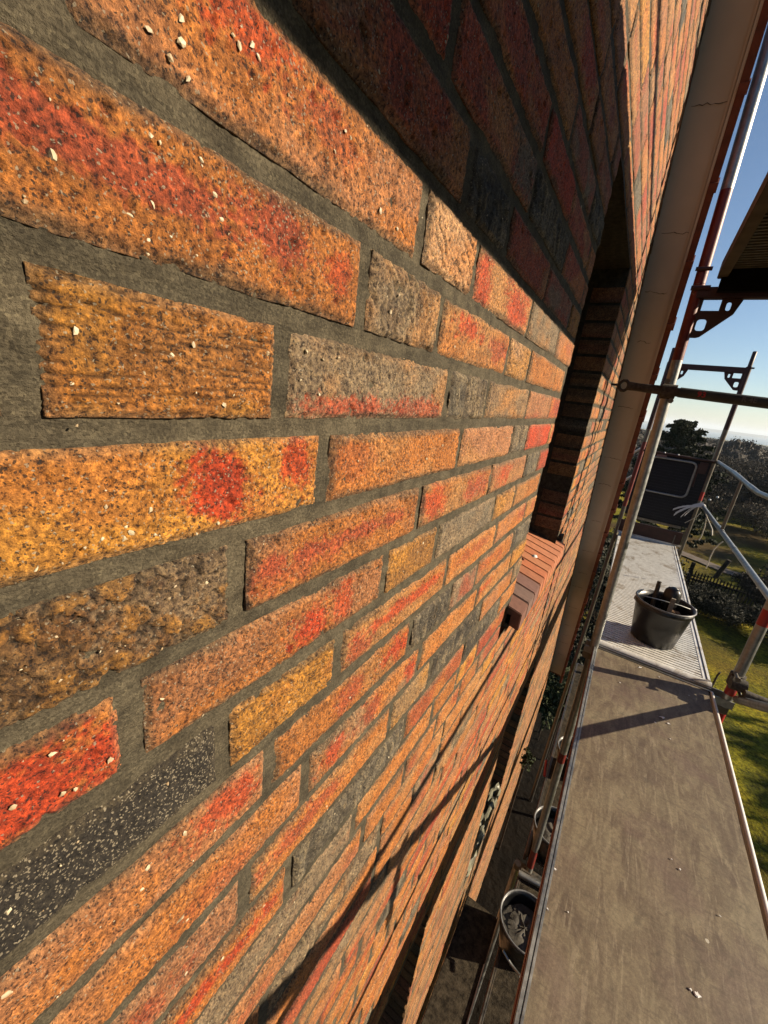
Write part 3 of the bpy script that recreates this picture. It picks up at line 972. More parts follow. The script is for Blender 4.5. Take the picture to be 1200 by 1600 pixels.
# near frame, middle lift (its feet stand on the lift below, its head carries the upper deck)
fr = thing('scaffold_frame', (XO, YF, DK), 'near scaffold frame of the working level, silver standard with red upper part and holed gusset', 'scaffold frame', 'scaffold frames')
standard('standard', XI, YF, DK - .06, UPZ + .0, [(.30, UPZ, 1)], fr, LEAN)
standard('standard', XO, YF, DK - .06, UPZ, [(DK + .02, DK + .12, 2), (-.92, -.83, 2), (.3, UPZ, 1)], fr)
g = G(); g.box(XI - .03, XO + .02, YF - .028, YF + .022, .578, .625, 0, .004)
g.build('transom', M_red2, fr)
xl = XI + LEAN * 1.0
plate_with_holes('gusset', GUS, GH, (xl + R * .6, YF - .004, .605), .008, 1, M_red2, fr)
plate_with_holes('gusset', GUS, GH, (XO - R * .6, YF - .004, .605), .008, -1, M_red2, fr)
g = G(); g.tube([(xl + .03, YF - .03, .70), (xl - .035, YF - .03, .70)], .009, 8); g.build('locking_pin', M_red2, fr)
g = G(); g.tube([(xl - .03, YF - .03, .62), (xl + .045, YF - .03, .62)], .011, 8)
g.build('locking_pin', M_red2, fr)
# near frame, lift above
fr2 = thing('scaffold_frame', (XO, YF, UPZ), 'uppermost scaffold frame rising out of the top edge, dark standard with bright sunlit side', 'scaffold frame', 'scaffold frames')
standard('standard', XI + LEAN * .02, YF, UPZ + .002, 2.62, [(UPZ, 1.02, 1)], fr2, LEAN)
standard('standard', XO, YF, UPZ + .002, 2.62, [(UPZ, .9, 1)], fr2)
# near frame, lift below
fr3 = thing('scaffold_frame', (XO, YF, LW), 'scaffold frame under the working deck, grey standard in the dark gap beside the wall', 'scaffold frame', 'scaffold frames')
standard('standard', XI, YF, LW - .05, DK - .062, [(-2.32, -2.24, 1), (LW, LW + .18, 1)], fr3, LEAN)
standard('standard', XO, YF, LW - .05, DK - .062, [(DK - .25, DK - .1, 2)], fr3)
g = G(); g.box(XI - .02, XO + .02, YF - .025, YF + .035, DK - .10, DK - .055, 0, .004); g.build('transom', M_galv2, fr3)
fr4 = thing('scaffold_frame', (XO, YF, -6.2), 'bottom scaffold frame standing on the dark ground below the lower deck', 'scaffold frame', 'scaffold frames')
standard('standard', XI, YF, -6.2, LW - .052, [], fr4); standard('standard', XO, YF, -6.2, LW - .052, [], fr4)
g = G(); g.box(XI - .02, XO + .02, YF - .025, YF + .035, LW - .10, LW - .055, 0, .004); g.build('transom', M_galv2, fr4)
# far frames
ff = thing('scaffold_frame', (XO, YG, DK), 'far scaffold frame against the sky at the walkway end, with spigots and dark transom', 'scaffold frame', 'scaffold frames')
standard('standard', XI, YG, DK - .06, .64, [(-.1, .64, 3), (-1.05, -.25, 1)], ff, mat=M_galv2)
standard('standard', XO, YG, DK - .06, .64, [(.0, .64, 3), (-.80, -.70, 2)], ff, mat=M_galv2)
g = G(); g.box(XI, XO, YG - .028, YG + .022, .575, .63, 0, .005); g.build('transom', M_red2, ff)
for x in (XI, XO):
    bm = bmesh.new(); g = G(); g.tube([(x, YG, .63), (x, YG, .785), (x, YG, .79)], .019, 16, 0, True, [.019, .019, .014]); g.build('spigot', M_red2, ff)
plate_with_holes('gusset', GUS, GH, (XI + R * .6, YG - .004, .60), .008, 1, M_red2, ff)
plate_with_holes('gusset', GUS, GH, (XO - R * .6, YG - .004, .60), .008, -1, M_red2, ff)
g = G(); g.tube([(XO - .03, YG - .02, .628), (XO + .04, YG - .02, .628)], .008, 8); g.build('locking_pin', M_red2, ff)
ff2 = thing('scaffold_frame', (XO, YG, -6.2), 'far scaffold frame below the end of the walkway, going down to the garden', 'scaffold frame', 'scaffold frames')
standard('standard', XI, YG, -7.6, DK - .062, [], ff2, mat=M_galv2); standard('standard', XO, YG, -7.6, DK - .062, [], ff2, mat=M_galv2)
g = G(); g.box(XI, XO, YG - .025, YG + .03, DK - .10, DK - .055, 0, .004); g.build('transom', M_galv2, ff2)

# decks
def ply_deck(name, y0, y1, zt, label, top=M_ply, x0=.118, x1=.704, rim=None):
    rim = rim or M_alu
    t = thing(name, ((x0 + x1) / 2, (y0 + y1) / 2, zt - .07), label, 'scaffold deck')
    g = G()
    nx, ny = 24, 110
    base = len(g.v)
    for i in range(nx + 1):
        for j in range(ny + 1):
            x = x0 + .014 + (x1 - x0 - .030) * i / nx; yy = y0 + .004 + (y1 - y0 - .008) * j / ny
            zz = zt - .004 + .0022 * float(fbm(np.array(x * 6.), np.array(yy * 6.), 9, 2)) - .0005
            g.v.append((x, yy, zz))
    for i in range(nx):
        for j in range(ny):
            a = i * (ny + 1) + j; g.f.append((a, a + ny + 1, a + ny + 2, a + 1)); g.m.append(0); g.sm.append(True)
    g.box(x0 + .014, x1 - .016, y0 + .004, y1 - .004, zt - .016, zt - .0075)
    g.build('plywood_panel', top, t)
    g = G()
    g.box(x0 - .004, x0 + .006, y0, y1, zt - .062, zt + .003, 0, .0015)
    g.box(x0 + .0085, x0 + .0155, y0, y1, zt - .05, zt + .0005, 0, .0012)
    g.box(x0 + .006, x0 + .0085, y0, y1, zt - .05, zt - .012)
    g.box(x0 - .0065, x0 - .0042, y0, y1, zt - .06, zt - .02, 1)
    g.build('side_rail', [M_galv if rim is M_alu else rim, M_red], t)
    g = G(); g.tube([(x1 + .001, y0, zt - .004), (x1 + .001, y1, zt - .004)], .0075, 14); g.box(x1 - .006, x1 + .005, y0, y1, zt - .06, zt - .010)
    g.build('side_rail', M_edge if rim is M_alu else rim, t)
    g = G(); g.box(x0, x1, y1 - .004, y1 + .012, zt - .06, zt - .001, 0, .002); g.build('end_channel', M_galv2, t)
    return t
nd = ply_deck('plywood_deck', -1.2, 2.545, DK, 'near walkway deck of stained brown plywood with metal edges, in front of the bucket')
# chips of mortar and debris on the plywood
rr3 = random.Random(8)
chips = [(1000, 1042, .012), (1030, 1057, .007), (1035, 1120, .015), (1045, 1130, .010), (1024, 1128, .006), (1090, 1552, .010), (1080, 1545, .006), (1063, 1357, .006), (1050, 1342, .004), (888, 1424, .004),
         (856, 1419, .005), (1048, 1154, .006), (868, 1357, .006), (1125, 1430, .004), (969, 1066, .006)]
for i, (px, py, s) in enumerate(chips):
    r = eye_ray(px, py); q = r * (DK + .001) / r[2]
    g = G(); n = 9
    vs = []
    for k in range(n):
        a = 2 * math.pi * k / n; rad = s * .8 * rr3.uniform(.35, 1.35)
        vs.append((q[0] + rad * math.cos(a), q[1] + rad * .8 * math.sin(a), q[2] - .003))
    top = [(q[0] + (v[0] - q[0]) * .7, q[1] + (v[1] - q[1]) * .7, q[2] - .0012) for v in vs]
    g.add(vs + top, [(k, (k + 1) % n, n + (k + 1) % n, n + k) for k in range(n)] + [tuple(range(n, 2 * n))])
    lab = {0: 'largest white mortar splash on the plywood just before the ribbed deck', 5: 'star-shaped pale chip on the plywood near the bottom right corner'}.get(i)
    grp = 'mortar chips scattered on the plywood deck'
    CH = ['', 'thin pale chip left of centre just behind the thin pole shadow', 'oval pale smear beyond the broad diagonal shadow', 'pale smear close beside the oval one', 'small chip left of the two pale smears', '', 'small companion chip beside the star-shaped one', 'white chip in the middle of the plywood', 'smaller white chip beside the one mid-board', 'small chip by the left edge rail, farther one', 'small chip by the left edge rail, nearer one', 'small chip right of the pale smears', 'tiny chip between left edge rail and board middle', 'tiny chip near the outer tube halfway along', 'chip between the two pole shadows']
    tag(g.build('mortar_chip', M_white), lab or CH[i] + ' on the plywood', 'mortar chip', grp)

def rib_deck(name, y0, y1, zt, label, x0=.118, x1=.704, under=False, rim=M_alu, rib=M_alu, pitch=.030):
    t = thing(name, ((x0 + x1) / 2, (y0 + y1) / 2, zt - .07), label, 'scaffold deck')
    g = G()
    g.box(x0 + .02, x1 - .03, y0, y1, zt - .030, zt - .010, 1)
    y = y0 + .012
    while y < y1 - .02:
        g.box(x0 + .02, x1 - .03, y, y + pitch * .60, zt - .0098, zt - .001, 0)
        if under: g.box(x0 + .02, x1 - .03, y, y + pitch * .45, zt - .040, zt - .0302, 0)
        y += pitch
    g.build('ribbed_panel', [rib, M_slat], t)
    g = G()
    if not under:
        g.box(x0 - .004, x0 + .022, y0, y1, zt - .062, zt + .006, 0, .002)
    else:
        g.box(x0 - .004, x0 + .034, y0, y1, zt - .068, zt + .004, 0, .003)
    g.build('side_rail', rim, t)
    g = G()
    g.box(x1 - .030, x1 - .012, y0, y1, zt - .062, zt + .001, 0, .002); g.box(x1 - .009, x1 + .006, y0, y1, zt - .062, zt + .006, 0, .002)
    g.box(x1 - .012, x1 - .009, y0, y1, zt - .06, zt - .006)
    g.build('side_rail', rim, t)
    return t
rd = rib_deck('ribbed_deck', 2.655, 5.60, DK, 'far walkway deck of ribbed grey aluminium under the black bucket, caked with mortar dust')
g = G()     # rounded end claw
for k in range(8):
    a0 = math.radians(15 + 130 * k / 8); a1 = math.radians(15 + 130 * (k + 1) / 8)
    p = lambda a: (2.632 - .036 * math.cos(a), DK - .022 + .030 * math.sin(a))
    (ya, za), (yb, zb_) = p(a0), p(a1)
    g.add([(.112, ya, za), (.712, ya, za), (.712, yb, zb_), (.112, yb, zb_)], [(0, 1, 2, 3)], 0, True)
g.box(.112, .712, 2.60, 2.656, DK - .06, DK - .016)
g.build('end_claw', M_alu, rd)
# U transom carrying the deck ends
tr = G(); tr.box(XI - .02, XO + .03, YF - .026, YF - .020, DK - .055, DK - .010, 0, .001); tr.box(XI - .02, XO + .03, YF + .040, YF + .046, DK - .055, DK - .004, 0, .001); tr.box(XI - .02, XO + .03, YF - .02, YF + .04, DK - .055, DK - .048)
tag(tr.build('transom_channel', M_galv), 'grey steel channel crossing under the joint between plywood and ribbed deck', 'scaffold transom')
g = G(); g.tube([(.722, YF + .085, DK - .03), (.724, YF + .085, DK + .055), (.726, YF + .075, DK + .085)], .005, 8)
tag(g.build('locking_pin', M_crusty), 'thin steel pin sticking up at the outer corner where the two decks meet', 'pin')

# upper deck
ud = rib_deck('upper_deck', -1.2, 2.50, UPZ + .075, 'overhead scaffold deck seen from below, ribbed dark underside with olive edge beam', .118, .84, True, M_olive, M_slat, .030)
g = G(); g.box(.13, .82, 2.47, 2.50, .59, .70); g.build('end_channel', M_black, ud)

# lower level
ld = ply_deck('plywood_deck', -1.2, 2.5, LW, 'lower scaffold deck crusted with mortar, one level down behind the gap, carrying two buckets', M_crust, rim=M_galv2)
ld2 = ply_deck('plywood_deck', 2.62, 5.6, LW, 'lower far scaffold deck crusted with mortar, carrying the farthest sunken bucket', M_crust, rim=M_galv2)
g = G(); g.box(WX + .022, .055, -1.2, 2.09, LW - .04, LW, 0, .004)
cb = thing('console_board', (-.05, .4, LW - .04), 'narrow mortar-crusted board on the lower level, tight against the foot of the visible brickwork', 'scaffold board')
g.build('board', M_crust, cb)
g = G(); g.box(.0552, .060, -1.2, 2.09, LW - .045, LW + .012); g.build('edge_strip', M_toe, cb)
g = G(); g.tube([(XI + .02, YF - .12, LW + .02), (.30, YF - .09, LW + .02), (.74, YF - .05, LW + .02)], .022, 12)
tag(g.build('steel_tube', M_galv), 'short steel tube lying across the lower deck in front of the middle sunken bucket', 'tube')

# guard rails
def guard(label, y0, y1, z, strut=True, kink=False):
    t = thing('guard_rail', (XO + .045, (y0 + y1) / 2, z - .52), label, 'guard rail')
    xr = XO + .036
    g = G()
    if kink:
        g.tube([(xr, y1, z - .005), (xr, 4.6, z - .020), (xr - .004, 3.95, z - .045), (xr + .0, 3.70, z - .052), (xr + .006, 3.3, z - .035), (xr + .012, y0, z + .01)], .0175, 14)
        g.tube([(xr, 4.72, z - .018), (xr - .002, 4.25, z - .034)], .0195, 14); g.tube([(xr - .004, 4.0, z - .043), (xr - .002, 3.80, z - .05)], .0195, 14)
    else: g.tube([(xr, y0, z), (xr, (y0 + y1) / 2, z), (xr, y1, z)], .0175, 14)
    g.build('top_rail', M_galv, t)
    g = G(); g.tube([(xr, y0, z - .48), (xr, (y0 + y1) / 2, z - .49), (xr, y1, z - .5)], .0175, 14)
    if kink:
        for ya, yb in ((4.45, 4.25), (3.75, 3.7), (3.2, 3.17)): g.tube([(xr, ya, z - .488), (xr, yb, z - .487)], .0195, 14)
    g.build('middle_rail', M_galv, t)
    if strut:
        g = G(); g.tube([(xr, 4.30, z - .03), (xr, 4.30, z - .485)], .013, 10); g.build('strut', M_galv2, t)
    return t
guard('far galvanised guard rail with bent top tube and tied middle tube, outside the ribbed deck', YF + .04, YG + .02, DK + 1.03, True, True)
guard('near galvanised guard rail outside the plywood deck, beyond the right edge', -.5, YF - .03, DK + 1.09, False)
g = G(); g.tube([(XO + .03, YF - .03, DK + .02), (XO + .03, 1.0, DK + .02 + 1.53 * .585), (XO + .03, -.5, DK + .02 + 3.03 * .585)], .021, 14)
tag(g.build('diagonal_brace', M_galv), 'galvanised diagonal brace rising from the foot of the outer standard towards the viewer', 'brace')
guard('guard rail of the upper lift, beyond the top right corner of the picture', -.5, YF - .03, UPZ + .08 + 1.03, False)
# strap hanging from the near top rail (its shadow falls on the bricks)
g = G(); g.box(XO + .035, XO + .038, .93, .962, DK + .70, DK + 1.0)
tag(g.build('hanging_strap', M_galv2), 'short flat strap hanging from the near top guard rail', 'strap')

def coupler(c, label, axis='x', s=1):
    t = thing('tube_coupler', (c[0], c[1], c[2] - .04), label, 'coupler', 'tube couplers')
    g = G(); g.tube([(c[0] - .032, c[1], c[2]), (c[0] + .032, c[1], c[2])], .034, 14); g.build('jaw', M_crusty, t)
    g = G(); g.tube([(c[0], c[1] + .05, c[2] - .035), (c[0], c[1] + .05, c[2] + .035)], .034, 14); g.box(c[0] - .03, c[0] + .03, c[1], c[1] + .05, c[2] - .03, c[2] + .03, 0, .006); g.build('jaw', M_crusty, t)
    for dx, dz in ((-.02, .05), (.02, -.05)):
        g = G()
        g.tube([(c[0] + dx, c[1] - .03, c[2] + dz * .9), (c[0] + dx, c[1] + .03, c[2] + dz * .9)], .008, 8)
        g.tube([(c[0] + dx, c[1] - .04, c[2] + dz * .9), (c[0] + dx, c[1] - .028, c[2] + dz * .9)], .013, 6)
        g.build('bolt', M_galv2, t)
# tie tube to the wall
YT = YF - .052
tt = thing('wall_tie_tube', (.4, YT, .12), 'dark green wall-tie tube running from the bricks across the sky, marked in red and white', 'tie tube')
TZ = lambda x: .150 + (x - .06) * -.035
g = G(); g.tube([(.115, YT, TZ(.115)), (.7, YT, TZ(.7)), (1.30, YT, TZ(1.30))], R, 24); g.build('tube', M_pipe, tt)
g = G(); g.tube([(-.115, YT, TZ(-.115)), (-.06, YT, TZ(-.06)), (0, YT, TZ(0)), (.05, YT, TZ(.05)), (.115, YT, TZ(.115))], R * .9, 18, 0, True, None, .0022); g.build('dirty_end', M_crusty, tt)
g = G()
for k in range(8):
    pass
g.tube([(-.13 + .022 * math.cos(a * math.pi / 5), YT - .0, TZ(-.13) + .026 * math.sin(a * math.pi / 5)) for a in range(11)], .008, 8)
g.tube([(-.15, YT, TZ(-.15)), (WX - .03, YT, TZ(-.18))], .006, 8)
g.build('wall_hook', M_crusty, tt)
def pipe_text(txt, xc, size, mat, dz):
    cu = bpy.data.curves.new('txt', 'FONT'); cu.body = txt; cu.size = size; cu.align_x = 'CENTER'; cu.align_y = 'CENTER'; cu.offset = .0009
    ob = bpy.data.objects.new('txt', cu); S.collection.objects.link(ob)
    dg = bpy.context.evaluated_depsgraph_get(); me = bpy.data.meshes.new_from_object(ob.evaluated_get(dg))
    bpy.data.objects.remove(ob)
    bm = bmesh.new(); bm.from_mesh(me)
    bmesh.ops.subdivide_edges(bm, edges=bm.edges[:], cuts=1)
    for v in bm.verts:
        a = (v.co.y + dz) / R; x = xc + v.co.x
        v.co = Vector((x, YT - (R + .0006) * math.cos(a), TZ(x) + (R + .0006) * math.sin(a)))
    g = G(); g.bm(bm); g.build('painted_mark', mat, tt)
pipe_text('93', .205, .036, mat_plain('red_chalk', (.60, .03, .03), .7), .0)
pipe_text('R 4E', .385, .030, M_crusty and mat_plain('chalk_grey', (.16, .145, .125), .8), .002)
coupler((XI + LEAN * .55, YT, .148), 'rusty coupler clamping the wall-tie tube to the near silver standard')
coupler((XO, YF - .052, DK + .115), 'dark coupler at the foot of the outer standard beside the deck corner')
g = G(); g.tube([(XO + .02, YF - .10, DK + .10), (XO + .6, YF - .10, DK + .085)], R, 18)
tag(g.build('outrigger_tube', M_crusty), 'dirty tube leaving the right edge from the coupler at the outer standard foot', 'tube')
g = G(); g.tube([(XO + .0, YF - .01, -.60), (XO, YF - .01, -.52)], .034, 16); 
tag(g.build('rail_socket', M_brightred), 'red painted socket on the outer standard where the middle guard rail ends', 'socket')

# end guard
eg = thing('end_guard', (.45, YG - .05, DK), 'dark navy end panel with a rounded tube loop closing the far end of the walkway', 'end guard')
ye = YG - .045
g = G()
g.box(.115, .762, ye + .02, ye + .028, DK + .235, DK + 1.03)
z = DK + .25
while z < DK + 1.02:
    g.box(.12, .757, ye + .0145, ye + .0198, z, z + .008); z += .034
g.build('panel', M_navy, eg)
g = G(); loop = rrect(.205, .640, -.800, -.395, .055, 5); loop = [(x, ye, z) for x, z in loop]
g.tube(loop + loop[:2], .0115, 10, 0, False)
g.build('tube_loop', M_galv, eg)
g = G(); g.tube([(.10, ye, -.345), (.78, ye, -.352)], .014, 10); g.build('top_bar', M_toe, eg)
for x in (.31, .44):
    g = G(); g.revolve((x, ye - .005, -.338), [(.0001, .012), (.008, .010), (.011, 0)], 8); g.build('rivet', M_galv, eg)
g = G(); g.box(.24, .34, ye - .015, ye - .012, -.385, -.362); g.build('sticker', M_redS if False else mat_plain('faded_label', (.28, .16, .14), .6, 0, 160, .8), eg)
g = G(); g.tube([(.655, ye, -.40), (.665, ye, -.66)], .010, 8); g.build('rust_tube', M_red2, eg)
g = G(); g.box(.66, .735, ye - .02, ye - .005, -.50, -.375, 0, .004); g.build('bracket', M_red2, eg)
g = G(); g.box(.115, .70, ye + .0, ye + .012, DK + .205, DK + .235, 0, .002); g.build('panel_edge', M_galv2, eg)
tb = thing('toe_board', (.43, ye, DK), 'dark red-brown toe board across the far end of the ribbed deck', 'toe board')
g = G(); g.box(.10, .74, ye - .03, ye - .005, DK + .02, DK + .17, 0, .003); g.build('board', M_toe, tb)
g = G(); g.box(.10, .755, ye - .04, ye - .032, DK + .003, DK + .022, 0, .001); g.build('metal_lip', M_alu, tb)
g = G(); g.box(.665, .675, ye - .045, ye - .041, DK + .02, DK + .13); g.build('end_fitting', M_galv2, tb)
# white tie bars beyond the inner far standard
for i, (za, zb_) in enumerate(((-.42, -.34), (-.78, -.68))):
    g = G(); g.tube([(.005, YG + .3, za), (.07, YG + .1, zb_)], .014, 10)
    tag(g.build('tie_bar', M_white), ('upper' if i == 0 else 'lower') + ' of the two short white bars beside the far inner standard', 'bar', 'short white bars')

# white tape and cords
g = G()
ex, ey, ez = XO + .036, YG - .12, DK + .53
for k in range(9):
    a = rr3.uniform(-.02, .02); L1 = rr3.uniform(.16, .32); w = rr3.uniform(.004, .012)
    p0 = Vector((ex - .01, ey - .02, ez + .02 + a)); prev = None; pts = []
    for s in range(7):
        t = s / 6
        pts.append(p0 + Vector((-L1 * t * (1 - .2 * t), -.06 * t + a, .012 * math.sin(t * 2.2) - (.10 + a * 3) * t - .05 * t * t)))
    for s in range(6):
        g.add([pts[s] + Vector((0, 0, w)), pts[s + 1] + Vector((0, .004, w * 1.2)), pts[s + 1] - Vector((0, .002, w)), pts[s] - Vector((0, 0, w))], [(0, 1, 2, 3)])
for k in range(5):
    g.tube([(ex, ey - .03 + .012 * k, ez + .024 * math.cos(a_ * math.pi / 4)) if False else (ex + .022 * math.sin(a_ * math.pi / 4), ey - .03 + .012 * k, ez + .022 * math.cos(a_ * math.pi / 4)) for a_ in range(9)], .004, 6)
tag(g.build('tape_bundle', M_white), 'frayed white tape knotted round the far end of the middle guard rail', 'tape')
g = G(); g.tube([(ex, 5.3, ez - .02), (ex - .004, 5.0, ez - .035), (ex - .01, 4.6, ez - .05), (ex - .02, 4.45, ez - .075)], .005, 6)
tag(g.build('cord', M_cream), 'cream cord wound along the middle guard rail below the tape', 'cord')
r1 = [eye_ray(*p) for p in ((1104, 808), (1101, 824), (1096, 838), (1092, 844))]
g = G(); g.tube([tuple(r * (4.9 / r[1])) for r in r1], .005, 6)
tag(g.build('cord', M_cream), 'short loose end of cream cord hanging straight beside the far outer standard', 'cord')
r1 = [eye_ray(*p) for p in ((1130, 846), (1124, 850), (1116, 858), (1110, 870), (1106, 881), (1103, 888))]
g = G(); g.tube([tuple(r * (4.25 / r[1])) for r in r1], .0046, 6)
tag(g.build('cord', M_cream), 'curved loose end of cream cord hanging below the middle guard rail over the lawn', 'cord')
r1 = [eye_ray(*p) for p in ((1096, 800), (1088, 808), (1078, 813), (1070, 817))]
g = G(); g.tube([tuple(r * (5.45 / r[1])) for r in r1], .0035, 6)
tag(g.build('cord', M_cream), 'thin end of cord curling in front of the navy end panel', 'cord')

# buckets
def bucket(c, label, r1=.165, r0=.122, h=.275, fill=.6, handle=True, group='black mortar buckets'):
    t = thing('mortar_bucket', c, label, 'bucket', group)
    g = G()
    g.revolve(c, [(.0001, .002), (r0 - .006, .001), (r0, .006), (r0 + (r1 - r0) * .5, h * .5), (r1 - .006, h - .045), (r1 - .002, h - .04), (r1, h - .038), (r1 + .002, h - .006), (r1 - .008, h - .006), (r1 - .010, h - .05), (r0 - .001, .012), (.0001, .011)], 48)
    g.build('shell', M_bucket, t)
    g = G(); n = 48
    g.tube([(c[0] + (r1) * math.cos(2 * math.pi * k / n), c[1] + (r1) * math.sin(2 * math.pi * k / n), c[2] + h - .004) for k in range(n + 1)], .0058, 8, 0, False)
    g.build('rim', M_rim, t)
    if fill:
        g = G(); rr_ = r0 + (r1 - r0) * fill - .008
        g.revolve((c[0], c[1], c[2]), [(rr_, h * fill - .02), (rr_ * .9, h * fill), (rr_ * .7, h * fill - .012), (rr_ * .5, h * fill + .015), (rr_ * .25, h * fill + .004), (.0001, h * fill + .01)], 26, 0, jit=.012)
        g.build('mortar', M_mort_wet, t)
    return t
BC = (.425, 2.925, DK)
b0 = bucket(BC, 'large black mortar bucket holding tools on the ribbed deck', .161, .122, .280, .35)
g = G()
for sgn, (hx, hy) in ((1, (.158, .055)), (-1, (-.156, -.03))):
    a = [(BC[0] + hx + .012 * math.cos(q * math.pi / 4), BC[1] + hy - .01, BC[2] + .262 + .016 * math.sin(q * math.pi / 4)) for q in range(9)]
    g.tube(a, .0045, 6)
g.tube([(BC[0] - .157, BC[1] - .04, BC[2] + .286), (BC[0] - .05, BC[1] - .045, BC[2] + .298), (BC[0] + .08, BC[1] - .01, BC[2] + .290), (BC[0] + .158, BC[1] + .05, BC[2] + .262)], .0035, 8)
g.build('handle', M_galv, b0)
def tool(name, pts, r, mat, label, cat):
    g = G(); g.tube(pts, r, 10); return tag(g.build(name, mat), label, cat)
tool('tool_handle', [(BC[0] - .05, BC[1] + .03, DK + .10), (BC[0] - .055, BC[1] + .09, DK + .36), (BC[0] - .055, BC[1] + .092, DK + .372)], .013, M_crusty, 'upright rounded grey tool handle standing in the large bucket', 'tool')
g = G(); g.box(BC[0] + .015, BC[0] + .040, BC[1] - .055, BC[1] - .042, DK + .10, DK + .335, 0, .002)
tag(g.build('wooden_lath', M_olive and mat_plain('pale_lath', (.42, .37, .28), .8, 0, 30, .3)), 'pale flat lath leaning out of the front of the large bucket', 'lath')
g = G(); g.revolve((BC[0] + .03, BC[1] + .07, DK + .24), [(.0001, .125), (.03, .120), (.045, .10), (.050, .06), (.042, 0), (.03, -.08)], 14, 0, jit=.006)
tag(g.build('brush_head', M_bucket), 'black lump of a brush head sticking up at the back of the large bucket', 'brush')
g = G(); g.box(BC[0] + .035, BC[0] + .095, BC[1] - .02, BC[1] + .03, DK + .195, DK + .235, 0, .006)
tag(g.build('sponge', mat_plain('brown_sponge', (.24, .13, .06), .9, 0, 60, .4)), 'small brown sponge lying inside the large bucket', 'sponge')
bucket((.215, 2.02, LW), 'sunken bucket nearest the viewer on the lower deck, half full of mortar', fill=.7)
bucket((.265, 2.76, LW), 'middle sunken bucket on the lower deck, seen past the silver standard', fill=.7)
bucket((.295, 3.65, LW), 'farthest sunken bucket on the lower deck, partly hidden by the deck edge', fill=.5)
g = G(); g.tube([(.13 + .0, 1.84, LW + .19), (.19, 1.83, LW + .15), (.25, 1.80, LW + .17)], .008, 8)
tag(g.build('tool_handle', M_galv), 'bright grip lying against the nearest sunken bucket', 'tool')
g = G(); g.tube([(.08, 3.58, LW + .05), (.10, 3.42, LW + .02)], .012, 8)
tag(g.build('tool_handle', M_brightred), 'red and grey grip beside the farthest sunken bucket', 'tool')

# ------------------------------------------------------------------ garden and land
def ground(y, x=0):
    y = np.asarray(y, float)
    z = np.full(y.shape, -6.2)
    z = z - np.clip(y - 34, 0, 160) * .050 - np.clip(y - 194, 0, 1500) * .012
    return z
def sheet(name, xs, ys, zf, mat, kind='structure', skip=None):
    Xg, Yg = np.meshgrid(xs, ys); Zg = zf(Xg, Yg)
    P = np.stack([Xg, Yg, Zg], -1).reshape(-1, 3) + OFF
    ny, nx = Xg.shape; idx = np.arange(ny * nx).reshape(ny, nx)
    F = np.stack([idx[:-1, :-1], idx[:-1, 1:], idx[1:, 1:], idx[1:, :-1]], -1).reshape(-1, 4)
    org = np.array([Xg.mean() + OFF[0], Yg.min() + OFF[1], P[:, 2].min()])
    me = np_mesh(name, P - org, F, np.zeros((0, 3), int), np.zeros(len(F)), mats=(mat,))
    o = bpy.data.objects.new(name, me); _link(o, None, org)
    if kind: o['kind'] = kind
    return o
zs_ = lambda X, Y: ground(Y) + .05 * fbm(X * .8, Y * .8, 3, 3)
ys = np.concatenate([np.linspace(-30, 0, 8), np.linspace(2, 34, 60), np.linspace(38, 200, 40), np.linspace(230, 1700, 20)])
xs = np.concatenate([np.linspace(-900, -20, 20), np.linspace(-18, 40, 60), np.linspace(50, 1500, 30)])
sheet('ground', xs, ys, zs_, M_grass)
# sea and far shore
sheet('sea', np.linspace(-30000, 30000, 6), np.linspace(1700, 26000, 6), lambda X, Y: np.full(X.shape, -36.), M_sea)
sheet('hills', np.linspace(-6000, 9000, 120), np.linspace(5200, 7400, 8), lambda X, Y: -36 + 34 * np.exp(-((Y - 6300) / 700) ** 2) * (.55 + .8 * fbm(X / 1400, Y / 1e4, 8, 4)), M_hill)
# bare soil close to the house, deep shade painted into its colour
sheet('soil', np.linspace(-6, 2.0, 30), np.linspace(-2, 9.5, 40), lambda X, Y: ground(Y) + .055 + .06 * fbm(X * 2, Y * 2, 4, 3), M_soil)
# garden path: strip following the lawn
pp = np.array([(2.2, 24.6), (3.6, 23.7), (4.8, 22.8), (6.3, 22.0), (9, 21.6), (14, 21.5)])
g = G(); n = len(pp)
vs = []
tpar = np.linspace(0, n - 1, 50); px_ = np.interp(tpar, range(n), pp[:, 0]); py_ = np.interp(tpar, range(n), pp[:, 1])
for x, y in zip(px_, py_):
    w = .38 + .08 * random.random()
    vs += [(x, y - w, -6.2 + .062), (x + .1, y + w, -6.2 + .064)]
g.add(vs, [(2 * k, 2 * k + 2, 2 * k + 3, 2 * k + 1) for k in range(49)])
tag(g.build('path', M_path), kind='structure')

def leaves(centers, radii, n, size, seed, mat_seed=0, flat=1.0, clump=14, shell=.35, sc=.13):
    """small leaf quads gathered in clumps through ellipsoids"""
    r = np.random.RandomState(seed); out = []
    for c, rad in zip(centers, radii):
        c = np.array(c); rad = np.array(rad)
        k = max(6, n // clump)
        d = r.normal(size=(k, 3)); d /= np.linalg.norm(d, axis=1)[:, None]
        q = d * (r.rand(k, 1) ** shell) * rad
        cl = np.repeat(q, clump, 0) + r.normal(size=(k * clump, 3)) * rad * sc
        out.append(cl + c)
    P = np.concatenate(out)
    m = len(P)
    a = r.normal(size=(m, 3)); a /= np.linalg.norm(a, axis=1)[:, None]; a[:, 2] *= flat
    b = np.cross(a, r.normal(size=(m, 3))); b /= np.linalg.norm(b, axis=1)[:, None] + 1e-9
    s = size * r.uniform(.5, 1.4, (m, 1))
    a = a * s; b = b * s * .6
    V = np.stack([P - a, P + b, P + a, P - b], 1).reshape(-1, 3)
    return V, np.arange(4 * m).reshape(-1, 4)
